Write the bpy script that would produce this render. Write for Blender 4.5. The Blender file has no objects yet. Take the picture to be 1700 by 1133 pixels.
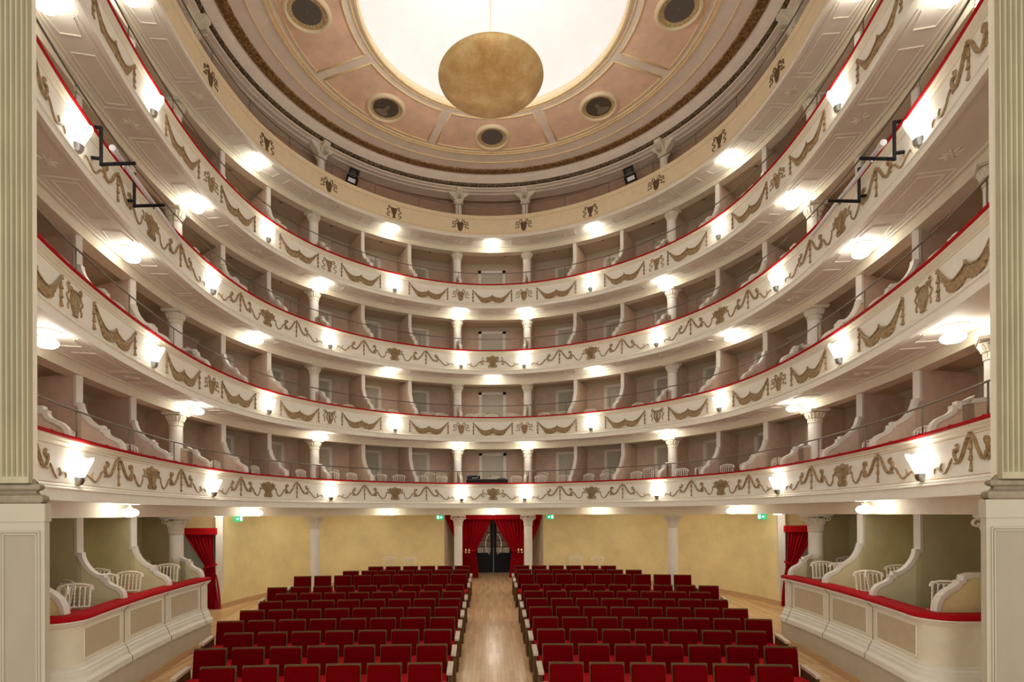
import bpy, math, random
from mathutils import Matrix, Vector
sin, cos, pi = math.sin, math.cos, math.pi
random.seed(7)
scene = bpy.context.scene
COL = scene.collection

# ------------------------------------------------------------ camera, world, exposure
CZ = 3.0                                   # eye height above the front of the stalls floor
cam_d = bpy.data.cameras.new('camera')
cam_d.sensor_width = 36.0
cam_d.lens = 897.0 / 1700.0 * 36.0
cam_d.shift_x = (850.0 - 809.24) / 1700.0
cam_d.shift_y = (851.72 - 566.5) / 1700.0
cam_d.clip_end = 200
cam = bpy.data.objects.new('camera', cam_d)
COL.objects.link(cam)
cam.matrix_world = (Matrix.Translation((-0.122, 0.0, CZ)) @ Matrix.Rotation(0.00389, 4, 'Z')
                    @ Matrix.Rotation(pi / 2 + 0.001757, 4, 'X') @ Matrix.Rotation(-0.004314, 4, 'Z'))
scene.camera = cam
world = bpy.data.worlds.new('world'); scene.world = world
world.use_nodes = True
wb = world.node_tree.nodes['Background']
wb.inputs[0].default_value = (1.0, 0.955, 0.86, 1); wb.inputs[1].default_value = 0.285
scene.view_settings.view_transform = 'Standard'
scene.view_settings.look = 'None'
scene.view_settings.exposure = 2.22
scene.view_settings.gamma = 1.0
scene.cycles.use_denoising = True
scene.cycles.max_bounces = 10
scene.cycles.diffuse_bounces = 8
scene.cycles.sample_clamp_indirect = 6.0
SCONCE_E, LAMP_E = 1.9, 4.1               # radiance of the lamp glasses

# ------------------------------------------------------------ materials
def srgb(h):
    h = h.lstrip('#')
    c = [int(h[i:i + 2], 16) / 255 for i in (0, 2, 4)]
    return tuple(x / 12.92 if x <= .04045 else ((x + .055) / 1.055) ** 2.4 for x in c)
MATS = {}
def mat(name, col, rough=.6, metal=0, var=.0, vscale=3, bump=0, bscale=40, emit=0, sheen=0, coat=0, spec=None, vcol=None, stretch=None):
    m = bpy.data.materials.new(name); m.use_nodes = True
    nt = m.node_tree; b = nt.nodes['Principled BSDF']
    if isinstance(col, str): col = srgb(col)
    b.inputs['Base Color'].default_value = (*col, 1)
    b.inputs['Roughness'].default_value = rough
    b.inputs['Metallic'].default_value = metal
    if spec is not None: b.inputs['Specular IOR Level'].default_value = spec
    if sheen:
        b.inputs['Sheen Weight'].default_value = sheen; b.inputs['Sheen Roughness'].default_value = .35
        b.inputs['Sheen Tint'].default_value = (*[min(1, c * 2 + .03) for c in col], 1)
    if coat: b.inputs['Coat Weight'].default_value = coat
    if emit:
        b.inputs['Emission Color'].default_value = (*col, 1); b.inputs['Emission Strength'].default_value = emit
    if var or bump:
        g = nt.nodes.new('ShaderNodeNewGeometry'); src = g.outputs['Position']
        if stretch:
            mp = nt.nodes.new('ShaderNodeMapping'); mp.inputs['Scale'].default_value = stretch
            nt.links.new(src, mp.inputs['Vector']); src = mp.outputs[0]
    if var:
        n = nt.nodes.new('ShaderNodeTexNoise'); n.inputs['Scale'].default_value = vscale; n.inputs['Detail'].default_value = 6
        n.inputs['Roughness'].default_value = .65
        nt.links.new(src, n.inputs['Vector'])
        r = nt.nodes.new('ShaderNodeValToRGB')
        c2 = vcol if vcol else tuple(c * (1 - var) for c in col)
        if isinstance(c2, str): c2 = srgb(c2)
        r.color_ramp.elements[0].position = .32; r.color_ramp.elements[1].position = .68
        r.color_ramp.elements[0].color = (*c2, 1); r.color_ramp.elements[1].color = (*[min(1, c * (1 + var * .5)) for c in col], 1)
        nt.links.new(n.outputs['Fac'], r.inputs[0]); nt.links.new(r.outputs[0], b.inputs['Base Color'])
    if bump:
        n = nt.nodes.new('ShaderNodeTexNoise'); n.inputs['Scale'].default_value = bscale; n.inputs['Detail'].default_value = 4
        nt.links.new(src, n.inputs['Vector'])
        bp = nt.nodes.new('ShaderNodeBump'); bp.inputs['Strength'].default_value = bump; bp.inputs['Distance'].default_value = .02
        nt.links.new(n.outputs['Fac'], bp.inputs['Height']); nt.links.new(bp.outputs[0], b.inputs['Normal'])
    MATS[name] = m
    return m

M_CREAM = mat('cream_plaster', (.84, .785, .63), .65, var=.06, vscale=5, bump=.05)
M_CREAM2 = mat('cream_plaster_light', (.87, .835, .73), .6, var=.04, vscale=6, bump=.04)
M_GALLERY = mat('gallery_front_paint', (.84, .71, .48), .7, var=.06, vscale=6)
M_LINE = mat('painted_gilt_line', (.60, .42, .22), .6)
M_TRIM = mat('partition_edge_paint', (.78, .74, .66), .5)
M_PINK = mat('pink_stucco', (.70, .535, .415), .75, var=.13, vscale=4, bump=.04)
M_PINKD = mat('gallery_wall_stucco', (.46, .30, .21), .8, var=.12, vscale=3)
M_BAND = mat('box_ceiling_paint', (.62, .54, .40), .75, var=.05)
M_DOOR = mat('box_door_paint', (.56, .53, .42), .5, var=.04)
M_VELVET = mat('red_velvet', (.46, .004, .010), .8, spec=.15, sheen=.04, var=.2, vscale=30)
M_CURT = mat('curtain_velvet', (.36, .002, .008), .85, spec=.12, sheen=.04, var=.15, vscale=12)
M_SEAT = mat('seat_velvet', (.125, .0004, .0018), .9, spec=.03, var=.15, vscale=20)
M_WOOD = mat('seat_wood', (.13, .066, .024), .6, spec=.12, var=.3, vscale=10, stretch=(1, 1, 8))
M_ARM = mat('armrest_wood', (.60, .50, .38), .4, var=.1, vscale=12)
M_BLACK = mat('black_steel', (.006, .006, .008), .5, spec=.25)
M_RAIL = mat('brass_handrail', (.20, .17, .13), .35, metal=.5)
M_GILT = mat('gilt_stucco', (.40, .27, .13), .5, metal=.1, var=.35, vscale=22, vcol=(.19, .12, .055))
M_GILTP = mat('painted_ornament', (.16, .095, .045), .7, var=.3, vscale=30)
M_GOLD = mat('gold_moulding', (.84, .66, .36), .5, metal=.1, var=.12, vscale=10)
M_CEIL = mat('ceiling_mauve', (.80, .72, .62), .75, var=.08, vscale=2.5)
M_CPANEL = mat('ceiling_pink_panel', (.82, .585, .43), .8, var=.16, vscale=2.2, bump=.03)
M_DOME = mat('dome_plaster', (.82, .83, .85), .8, var=.03, vscale=2)
M_CREAMRING = mat('cream_ring', (.78, .66, .45), .6)
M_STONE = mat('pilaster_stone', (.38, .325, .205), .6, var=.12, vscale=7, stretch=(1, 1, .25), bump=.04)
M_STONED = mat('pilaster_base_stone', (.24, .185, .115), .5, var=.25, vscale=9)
M_PED = mat('pedestal_paint', (.42, .37, .275), .65, var=.05)
M_PEDP = mat('pedestal_panel', (.31, .26, .19), .65, var=.08, stretch=(1, 1, .3))
M_YEL = mat('ochre_wall', (.86, .735, .385), .8, var=.12, vscale=1.6, bump=.03)
M_OLIVE = mat('olive_wall', (.68, .62, .38), .8, var=.12, vscale=2)
M_PANEL = mat('beige_panel', (.60, .50, .34), .75, var=.07, vscale=5)
M_PLINTH = mat('plinth_plaster', (.60, .54, .41), .75, var=.08, vscale=4)
M_BASEB = mat('oak_baseboard', (.62, .40, .21), .45, var=.15, vscale=4, stretch=(1, 1, 6))
M_CHAIR = mat('ivory_lacquer', (.88, .84, .73), .35)
M_GLASS = mat('lit_glass', (1.0, .955, .875), .3, emit=SCONCE_E)
M_LAMP = mat('lit_globe', (1.0, .96, .88), .3, emit=LAMP_E)
M_CHROME = mat('brushed_metal', (.45, .45, .43), .3, metal=.9)
M_SILVER = mat('silver_tube', (.75, .76, .80), .3, metal=.3)
M_GREEN = mat('exit_green', (.0, .42, .22), .4, emit=.25)
M_WHITEE = mat('exit_white', (.9, 1, .95), .4, emit=.35)
M_DARKG = mat('dark_glass', (.02, .02, .02), .08)
M_BRICK = mat('brick_beyond', (.25, .12, .07), .8, var=.3, vscale=6)
M_BRASS = mat('brass', (.70, .52, .25), .25, metal=.9)
M_SLAT = mat('grey_blue_slats', (.46, .55, .60), .4)
M_BLUE = mat('blue_label', (.03, .14, .45), .4)
M_DARKM = mat('dark_grille', (.12, .105, .09), .8, var=.3, vscale=60)
M_PORT = mat('dark_painting', (.085, .068, .048), .6, var=.4, vscale=12)
M_PORTF = mat('painted_figure', (.24, .19, .14), .7, var=.4, vscale=25)
M_WHITEM = mat('flood_diffuser', (.85, .86, .88), .4)
M_CAP = mat('capital_stone', (.76, .70, .57), .6, var=.06)
M_SHAFT = mat('column_stucco', (.86, .82, .73), .45, var=.05, vscale=6, stretch=(1, 1, .4))
M_LFRI = None

def gold_relief(name, c1, c2, scale):
    m = mat(name, c1, .5, metal=.2)
    nt = m.node_tree; b = nt.nodes['Principled BSDF']
    g = nt.nodes.new('ShaderNodeNewGeometry'); v = nt.nodes.new('ShaderNodeTexVoronoi'); v.inputs['Scale'].default_value = scale
    nt.links.new(g.outputs['Position'], v.inputs['Vector'])
    r = nt.nodes.new('ShaderNodeValToRGB')
    r.color_ramp.elements[0].color = (*c1, 1); r.color_ramp.elements[1].color = (*c2, 1)
    r.color_ramp.elements[0].position = .25; r.color_ramp.elements[1].position = .6
    nt.links.new(v.outputs['Distance'], r.inputs[0]); nt.links.new(r.outputs[0], b.inputs['Base Color'])
    bp = nt.nodes.new('ShaderNodeBump'); bp.inputs['Strength'].default_value = .8; bp.inputs['Distance'].default_value = .02; bp.invert = True
    nt.links.new(v.outputs['Distance'], bp.inputs['Height']); nt.links.new(bp.outputs[0], b.inputs['Normal'])
    return m
M_FRIEZE = gold_relief('gold_leaf_frieze', (.42, .25, .07), (.17, .09, .03), 17)
M_LEAF = gold_relief('dark_leaf_moulding', (.26, .17, .07), (.06, .04, .02), 20)
M_PATR = gold_relief('patterned_gold_ring', (.75, .60, .32), (.48, .37, .19), 30)

def bowl_mat():
    m = mat('gold_leaf_bowl', (.60, .42, .17), .36, metal=.35)
    nt = m.node_tree; b = nt.nodes['Principled BSDF']
    tc = nt.nodes.new('ShaderNodeTexCoord')
    n = nt.nodes.new('ShaderNodeTexNoise'); n.inputs['Scale'].default_value = 2.2; n.inputs['Detail'].default_value = 8; n.inputs['Roughness'].default_value = .7
    nt.links.new(tc.outputs['Object'], n.inputs['Vector'])
    r = nt.nodes.new('ShaderNodeValToRGB')
    r.color_ramp.elements[0].position = .3; r.color_ramp.elements[1].position = .72
    r.color_ramp.elements[0].color = (.66, .40, .13, 1); r.color_ramp.elements[1].color = (1.0, .82, .44, 1)
    nt.links.new(n.outputs['Fac'], r.inputs[0])
    v = nt.nodes.new('ShaderNodeTexVoronoi'); v.inputs['Scale'].default_value = 14; v.feature = 'DISTANCE_TO_EDGE'
    nt.links.new(tc.outputs['Object'], v.inputs['Vector'])
    r2 = nt.nodes.new('ShaderNodeValToRGB'); r2.color_ramp.elements[0].color = (.86, .86, .86, 1); r2.color_ramp.elements[1].position = .05
    nt.links.new(v.outputs['Distance'], r2.inputs[0])
    mx = nt.nodes.new('ShaderNodeMix'); mx.data_type = 'RGBA'; mx.blend_type = 'MULTIPLY'; mx.inputs[0].default_value = 1
    nt.links.new(r.outputs[0], mx.inputs[6]); nt.links.new(r2.outputs[0], mx.inputs[7])
    nt.links.new(mx.outputs[2], b.inputs['Base Color'])
    return m
M_BOWL = bowl_mat()

def floor_mat():
    m = mat('oak_parquet', (.55, .38, .21), .24)
    nt = m.node_tree; b = nt.nodes['Principled BSDF']
    g = nt.nodes.new('ShaderNodeNewGeometry')
    mp = nt.nodes.new('ShaderNodeMapping'); mp.inputs['Rotation'].default_value = (0, 0, pi / 2)
    nt.links.new(g.outputs['Position'], mp.inputs['Vector'])
    br = nt.nodes.new('ShaderNodeTexBrick'); br.offset = .43; br.inputs['Scale'].default_value = 1
    br.inputs['Brick Width'].default_value = .75; br.inputs['Row Height'].default_value = .075; br.inputs['Mortar Size'].default_value = .0012
    br.inputs['Color1'].default_value = (.84, .59, .33, 1); br.inputs['Color2'].default_value = (.64, .41, .205, 1)
    br.inputs['Mortar'].default_value = (.22, .13, .07, 1); br.inputs['Bias'].default_value = -.2
    nt.links.new(mp.outputs[0], br.inputs['Vector'])
    n = nt.nodes.new('ShaderNodeTexNoise'); n.inputs['Scale'].default_value = 1.1; n.inputs['Detail'].default_value = 5
    nt.links.new(g.outputs['Position'], n.inputs['Vector'])
    r = nt.nodes.new('ShaderNodeValToRGB'); r.color_ramp.elements[0].color = (.78, .76, .74, 1); r.color_ramp.elements[1].color = (1.12, 1.1, 1.08, 1)
    nt.links.new(n.outputs['Fac'], r.inputs[0])
    mx = nt.nodes.new('ShaderNodeMix'); mx.data_type = 'RGBA'; mx.blend_type = 'MULTIPLY'; mx.inputs[0].default_value = 1
    nt.links.new(br.outputs['Color'], mx.inputs[6]); nt.links.new(r.outputs[0], mx.inputs[7])
    nt.links.new(mx.outputs[2], b.inputs['Base Color'])
    return m
M_FLOOR = floor_mat()

# ------------------------------------------------------------ mesh helpers
class MB:
    def __init__(s): s.v = []; s.f = []; s.mi = []
    def vert(s, p): s.v.append((p[0], p[1], p[2])); return len(s.v) - 1
    def face(s, idx, mi=0): s.f.append(tuple(idx)); s.mi.append(mi)
    def poly(s, pts, mi=0): s.face([s.vert(p) for p in pts], mi)
    def grid(s, rows, closed_u=False, closed_v=False, mi=0, mifn=None):
        base = len(s.v); n = len(rows[0])
        for r in rows: s.v.extend((p[0], p[1], p[2]) for p in r)
        R = len(rows)
        for i in range(R if closed_u else R - 1):
            for j in range(n if closed_v else n - 1):
                a = base + i * n + j; b = base + i * n + (j + 1) % n
                c = base + ((i + 1) % R) * n + (j + 1) % n; d = base + ((i + 1) % R) * n + j
                s.f.append((a, b, c, d)); s.mi.append(mifn(i, j) if mifn else mi)
    def box(s, x0, x1, y0, y1, z0, z1, mi=0, M=None):
        c = [(x0, y0, z0), (x1, y0, z0), (x1, y1, z0), (x0, y1, z0), (x0, y0, z1), (x1, y0, z1), (x1, y1, z1), (x0, y1, z1)]
        if M: c = [tuple(M @ Vector(p)) for p in c]
        b = len(s.v); s.v.extend(c)
        for f in ((0, 3, 2, 1), (4, 5, 6, 7), (0, 1, 5, 4), (1, 2, 6, 5), (2, 3, 7, 6), (3, 0, 4, 7)):
            s.f.append(tuple(b + i for i in f)); s.mi.append(mi)
    def tube(s, pts, r, n=6, mi=0, cap=True, flat=1.0, up=None):
        P = [Vector(p) for p in pts]; N = len(P)
        rr = r if isinstance(r, (list, tuple)) else [r] * N
        rows = []; ref = None
        for i in range(N):
            t = (P[min(i + 1, N - 1)] - P[max(i - 1, 0)])
            if t.length < 1e-9: t = Vector((0, 0, 1))
            t.normalize()
            if up is not None: a = Vector(up)
            else: a = ref if ref is not None else (Vector((0, 0, 1)) if abs(t.z) < .9 else Vector((1, 0, 0)))
            e1 = (a - t * a.dot(t))
            if e1.length < 1e-6: e1 = t.orthogonal()
            e1.normalize(); e2 = t.cross(e1); ref = e1
            rows.append([tuple(P[i] + e1 * (cos(2 * pi * j / n) * rr[i] * flat) + e2 * (sin(2 * pi * j / n) * rr[i])) for j in range(n)])
        s.grid(rows, closed_v=True, mi=mi)
        if cap:
            b = len(s.v) - N * n
            s.face([b + j for j in range(n)][::-1], mi); s.face([b + (N - 1) * n + j for j in range(n)], mi)
    def lathe(s, prof, n=16, c=(0, 0, 0), mi=0, M=None, cap=True, radfn=None):
        rows = []
        for r, z in prof:
            row = []
            for j in range(n):
                a = 2 * pi * j / n; q = r * (radfn(a, z) if radfn else 1)
                p = Vector((c[0] + q * cos(a), c[1] + q * sin(a), c[2] + z))
                if M: p = M @ p
                row.append(tuple(p))
            rows.append(row)
        s.grid(rows, closed_v=True, mi=mi)
        if cap:
            b = len(s.v) - len(prof) * n
            s.face([b + j for j in range(n)][::-1], mi); s.face([b + (len(prof) - 1) * n + j for j in range(n)], mi)
    def mesh(s, name, mats, smooth=False, angle=.6):
        me = bpy.data.meshes.new(name); me.from_pydata(s.v, [], s.f); 
        for m in (mats if isinstance(mats, (list, tuple)) else [mats]): me.materials.append(m)
        if any(s.mi): me.polygons.foreach_set('material_index', s.mi)
        me.update()
        if smooth:
            me.shade_smooth()
            try: me.set_sharp_from_angle(angle=angle)
            except Exception: pass
        return me
    def obj(s, name, mats, parent=None, smooth=False, angle=.6):
        o = bpy.data.objects.new(name, s.mesh(name, mats, smooth, angle)); COL.objects.link(o)
        if parent: o.parent = parent
        return o

def tag(o, label, cat, group=None):
    o['label'] = label; o['category'] = cat
    if group: o['group'] = group
    return o
def thing(name, label, cat, loc=(0, 0, 0), rz=0, group=None):
    o = bpy.data.objects.new(name, None); COL.objects.link(o); o.empty_display_size = .1
    o.location = loc; o.rotation_euler = (0, 0, rz)
    return tag(o, label, cat, group)
def struct(o): o['kind'] = 'structure'; return o
def copy_tree(o, parent=None):
    c = o.copy(); COL.objects.link(c)
    if parent: c.parent = parent
    for ch in list(o.children): copy_tree(ch, c)
    return c
def place(proto, used, loc, rz, label, cat, group, sc=None, name=None):
    o = proto if not used[0] else copy_tree(proto)
    used[0] = True
    o.location = loc; o.rotation_euler = (0, 0, rz)
    if sc: o.scale = sc
    return tag(o, label, cat, group)
ORD = ['first', 'second', 'third', 'fourth', 'fifth', 'sixth', 'seventh', 'eighth', 'ninth', 'tenth', 'eleventh', 'twelfth', 'thirteenth', 'fourteenth', 'fifteenth', 'sixteenth', 'seventeenth', 'eighteenth', 'nineteenth', 'twentieth']
TIER = {0: 'stalls', 1: 'lowest balcony', 2: 'second balcony', 3: 'third balcony', 4: 'fourth balcony', 5: 'top gallery'}
def SIDE(x): return 'left' if x < 0 else 'right'

# ------------------------------------------------------------ the horseshoe plan
KP = [(1.050, 17.957), (3.103, 17.134), (4.754, 15.747), (5.816, 13.943), (6.181, 11.839), (6.049, 9.523), (5.600, 7.175), (4.95, 5.10), (4.2, 3.0)]
CTRL = [(-x, y) for x, y in KP[::-1]] + KP
def catmull(P, sub):
    out = []
    for i in range(1, len(P) - 2):
        p0, p1, p2, p3 = P[i - 1], P[i], P[i + 1], P[i + 2]
        for j in range(sub):
            t = j / sub
            out.append(tuple(.5 * (2 * p1[a] + (p2[a] - p0[a]) * t + (2 * p0[a] - 5 * p1[a] + 4 * p2[a] - p3[a]) * t * t + (3 * p1[a] - p0[a] - 3 * p2[a] + p3[a]) * t ** 3) for a in range(len(p1))))
    out.append(tuple(P[-2]))
    return out
SUB = 24
CP = catmull(CTRL, SUB)
ACC = [0.0]
for i in range(1, len(CP)): ACC.append(ACC[-1] + math.hypot(CP[i][0] - CP[i - 1][0], CP[i][1] - CP[i - 1][1]))
MID = ACC[len(CP) // 2 - 0] if len(CP) % 2 else (ACC[len(CP) // 2 - 1] + ACC[len(CP) // 2]) / 2
import bisect
def _at(s):
    t = s + MID
    t = max(1e-6, min(ACC[-1] - 1e-6, t))
    i = min(len(CP) - 2, max(0, bisect.bisect_right(ACC, t) - 1))
    f = (t - ACC[i]) / (ACC[i + 1] - ACC[i])
    return CP[i][0] + (CP[i + 1][0] - CP[i][0]) * f, CP[i][1] + (CP[i + 1][1] - CP[i][1]) * f
def TN(s):
    a = _at(s - .12); b = _at(s + .12)
    tx, ty = b[0] - a[0], b[1] - a[1]; L = math.hypot(tx, ty); tx /= L; ty /= L
    return (tx, ty), (-ty, tx)                    # tangent (towards +s), outward normal
def P(s, o, z):
    x, y = _at(s); _, (nx, ny) = TN(s)
    return (x + nx * o, y + ny * o, CZ + z)
def SK(k):
    """arc position of bay index k (>=0) on the right side; index list 7..(7+8) in CTRL starting at K0"""
    i = (len(KP) - 1) + (k) - 0     # segment index from CTRL[1]
    idx = (i) * SUB
    i0 = int(math.floor(idx)); f = idx - i0
    i0 = max(0, min(len(ACC) - 2, i0))
    return ACC[i0] + (ACC[i0 + 1] - ACC[i0]) * f - MID
def S(k, sg): return sg * SK(k)
SEND = SK(6.93)
def srange(s0, s1, ds=.13):
    n = max(2, int(abs(s1 - s0) / ds) + 1)
    return [s0 + (s1 - s0) * i / (n - 1) for i in range(n)]
def sweep(mb, prof, s0=-99, s1=99, ds=.13, mi=0, closed=False, mis=None):
    s0 = max(s0, -SEND); s1 = min(s1, SEND)
    rows = [[P(s, o, z) for o, z in prof] for s in srange(s0, s1, ds)]
    mb.grid(rows, closed_v=closed, mi=mi, mifn=(lambda i, j: mis[j]) if mis else None)

R_ = {1: 1.03, 2: 3.23, 3: 5.47, 4: 7.675, 5: 9.97}            # rail tops above the eye
EDGE = {1: .845, 2: .83, 3: .815, 4: .81, 5: .75}
BEAM = {1: 1.07, 2: .99, 3: .985, 4: .945, 5: .89}
FLOORO = {1: .60, 2: .66, 3: .735, 4: .75, 5: .7}
def FL(y): return -.184 + .036 * y                              # stalls floor height (world z)

# ------------------------------------------------------------ relief ornaments on the fronts
FACE_O = .04
def PM(s, z, w): return P(s, FACE_O - w, z)
def rib(mb, pts, r, s0, zc, sub=4, taper=(1, 1), n=5, fx=1, w=None):
    p2 = [tuple(p) for p in pts]
    ext = [(2 * p2[0][0] - p2[1][0], 2 * p2[0][1] - p2[1][1])] + p2 + [(2 * p2[-1][0] - p2[-2][0], 2 * p2[-1][1] - p2[-2][1])]
    q = catmull(ext, sub); N = len(q)
    W = [PM(s0 + fx * u, zc + v, (w if w is not None else r * .5)) for u, v in q]
    rr = []
    for i in range(N):
        t = i / (N - 1)
        rr.append(r * (taper[0] + (1 - taper[0]) * min(1, t * 4) if t < .25 else (taper[1] + (1 - taper[1]) * min(1, (1 - t) * 4) if t > .75 else 1)))
    mb.tube(W, rr, n=n)
def spiral(cx, cy, r0, r1, a0, a1, n=9):
    return [(cx + (r0 + (r1 - r0) * i / (n - 1)) * cos(a0 + (a1 - a0) * i / (n - 1)), cy + (r0 + (r1 - r0) * i / (n - 1)) * sin(a0 + (a1 - a0) * i / (n - 1))) for i in range(n)]
def plate(mb, outline, s0, zc, th=.03, fx=1, inner=.8, c=None):
    c = c or (sum(p[0] for p in outline) / len(outline), sum(p[1] for p in outline) / len(outline))
    rows = []
    for k, w in ((1, -.004), (1, th * .45), (inner, th), (inner * .5, th * 1.15), (.02, th * 1.2)):
        rows.append([PM(s0 + fx * (c[0] + (u - c[0]) * k), zc + c[1] + (v - c[1]) * k, w) for u, v in outline])
    mb.grid(rows, closed_v=True)
def bell(mb, u, v, h, r, s0, zc, fx=1):
    prof = [(0, .15), (.15, .5), (.55, .62), (.8, 1.0), (.92, 1.05), (1, .3)]
    mb.tube([PM(s0 + fx * u, zc + v - h * t, r * .4) for t, _ in prof], [r * q for _, q in prof], n=6)
def leafcurl(mb, u, v, s0, zc, fx, d=1, sc=1):
    rib(mb, [(u, v), (u + d * .035 * sc, v + .05 * sc), (u + d * .02 * sc, v + .11 * sc), (u - d * .02 * sc, v + .12 * sc)], .014 * sc, s0, zc, fx=fx, taper=(1, .4))

def garland_half(mb, s0, zc, fx, L):
    """scrolling garland from the vase at s0 out to the lamp at distance L"""
    q = L / 2.12; X = lambda pts: [(u * q, v) for u, v in pts]
    rib(mb, X([(.17, .02), (.30, .02)]), .011, s0, zc, fx=fx)
    leafcurl(mb, .27 * q, .02, s0, zc, fx, -1)
    rib(mb, X([(.30, .04), (.31, -.06), (.37, -.145), (.44, -.15), (.52, -.08), (.58, .01), (.64, .035)] + spiral(.665, -.035, .06, .022, 1.7, -4.2, 8)), .018, s0, zc, fx=fx, taper=(.6, .6))
    rib(mb, X(spiral(.70, .12, .02, .05, -1.0, 3.9, 8) + [(.655, .02), (.72, -.055), (.80, -.045), (.88, .04), (.95, .15), (1.0, .205), (1.05, .22)]), .024, s0, zc, fx=fx, taper=(.6, 1))
    rib(mb, X([(1.05, .22), (1.10, .205), (1.15, .15), (1.22, .04), (1.30, -.045), (1.38, -.055), (1.445, .02)] + spiral(1.40, .12, .05, .02, -.75, -5.6, 8)), .024, s0, zc, fx=fx, taper=(1, .6))
    rib(mb, X(spiral(1.455, -.05, .02, .055, 4.7, 1.2, 7) + [(1.54, -.03), (1.61, -.11), (1.69, -.165), (1.77, -.15), (1.80, -.09), (1.77, -.045)]), .017, s0, zc, fx=fx, taper=(.6, .5))
    rib(mb, X([(1.72, -.165), (1.82, -.13), (1.90, -.09), (1.96, -.11), (1.97, -.165)]), .012, s0, zc, fx=fx, taper=(.8, .4))
    mb.tube([PM(s0 + fx * 1.05 * q, zc + .20, .02), PM(s0 + fx * 1.05 * q, zc + .26, .02)], [.032, .02], n=6)
    for i in range(3): bell(mb, 1.05 * q, .19 - .125 * i, .135, .030 - .002 * i, s0, zc, fx)
def garland_short(mb, s0, zc, fx, L):
    q = L / 1.05; X = lambda pts: [(u * q, v) for u, v in pts]
    rib(mb, X([(.17, .0), (.33, .02), (.45, .0), (.55, -.09), (.64, -.155), (.74, -.155), (.80, -.09), (.76, -.04)]), .017, s0, zc, fx=fx, taper=(.8, .5))
    rib(mb, X(spiral(.36, -.05, .06, .02, 1.4, -4.4, 8)), .015, s0, zc, fx=fx)
    leafcurl(mb, .33 * q, .03, s0, zc, fx, 1)
    rib(mb, X([(.70, -.16), (.82, -.10), (.90, -.08), (.93, -.13)]), .012, s0, zc, fx=fx, taper=(.8, .4))
def shell_vase(mb, s0, zc):
    for fx in (1, -1):
        rib(mb, [(.05, -.17), (.10, -.03), (.17, .05), (.185, .13), (.15, .165), (.125, .13)], .022, s0, zc, fx=fx, taper=(.7, .6))
        rib(mb, spiral(.095, -.15, .052, .02, 2.6, -3.2, 9), .018, s0, zc, fx=fx)
    plate(mb, [(-.06, -.19), (.06, -.19), (.075, -.08), (.14, .03), (.155, .12), (.11, .155), (.07, .19), (0, .215), (-.07, .19), (-.11, .155), (-.155, .12), (-.14, .03), (-.075, -.08)], s0, zc, .035)
    for i in range(-3, 4):
        rib(mb, [(i * .012, -.15), (i * .022, -.02), (i * .04, .13)], .008, s0, zc, n=4, w=.045)
    rib(mb, [(-.12, .06), (0, .075), (.12, .06)], .010, s0, zc, w=.045)
def swag(mb, s0, zc, hw):
    """fringed drape of half width hw with a small peak in the middle and bell tassels at both ends"""
    NX = 44; rows = []
    def top(t):
        a = abs(t); 
        return .165 - .245 * sin(min(1, (1 - a) / .62) * pi / 2) ** 1.0 + (.075 * max(0, 1 - a / .38) ** 1.5)
    def bot(t):
        a = abs(t)
        return top(t) - (.035 + .115 * min(1, (1 - a) / .35)) - .014 * abs(sin((1 - a) * 13))
    for i in range(NX + 1):
        t = -1 + 2 * i / NX; u = t * hw * .93
        tp, bt = top(t), bot(t); row = []
        for j in range(5):
            v = tp + (bt - tp) * j / 4
            w = .018 + .018 * (1 if i % 2 else -.35) * (j / 4) + .012 * sin(pi * j / 4)
            row.append(PM(s0 + u, zc + v, w))
        row.append(PM(s0 + u, zc + bt + .01, -.004)); rows.append(row)
    mb.grid(rows)
    rib(mb, [(-hw + 2 * hw * i / 24, top(-1 + 2 * i / 24) + .004) for i in range(25)], .014, s0, zc, sub=2, w=.025)
    mb.tube([PM(s0, zc + top(0) - .01, .03), PM(s0, zc + top(0) + .045, .03)], [.02, .016], n=6)
    for sg in (-1, 1):
        mb.tube([PM(s0 + sg * hw, zc + .15, .02), PM(s0 + sg * hw, zc + .2, .02)], [.026, .018], n=6)
        for i in range(3): bell(mb, sg * hw, .14 - .11 * i, .12, .030, s0, zc)
def ribbons(mb, s0, zc, m=1):
    for fx in (1, -1):
        rib(mb, [(.05, .10), (.06, .16), (.10, .19), (.135, .165), (.12, .125), (.165, .10), (.22, .12), (.25, .08), (.22, .045), (.27, .01)], .013 * m, s0, zc, fx=fx, sub=3)
        rib(mb, [(.09, .04), (.15, .05), (.19, .01), (.155, -.04), (.19, -.07), (.25, -.06), (.27, -.10)], .013 * m, s0, zc, fx=fx, sub=3)
def mask(mb, s0, zc, th=.04, kx=1.0):
    plate(mb, [(0, -.19), (.045, -.18), (.075, -.12), (.095, -.04), (.105, .05), (.10, .10), (.05, .115), (0, .11), (-.05, .115), (-.10, .10), (-.105, .05), (-.095, -.04), (-.075, -.12), (-.045, -.18)], s0, zc, th, inner=.75)
    w = th * 1.15 + .004
    rib(mb, [(0, .05), (0, -.04)], .012, s0, zc, w=w)
    for fx in (1, -1): rib(mb, [(.02, .055), (.05, .07), (.08, .05)], .009, s0, zc, fx=fx, w=w)
    rib(mb, [(-.035, -.10), (0, -.085), (.035, -.10)], .012, s0, zc, w=w)
    ribbons(mb, s0, zc)
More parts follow.
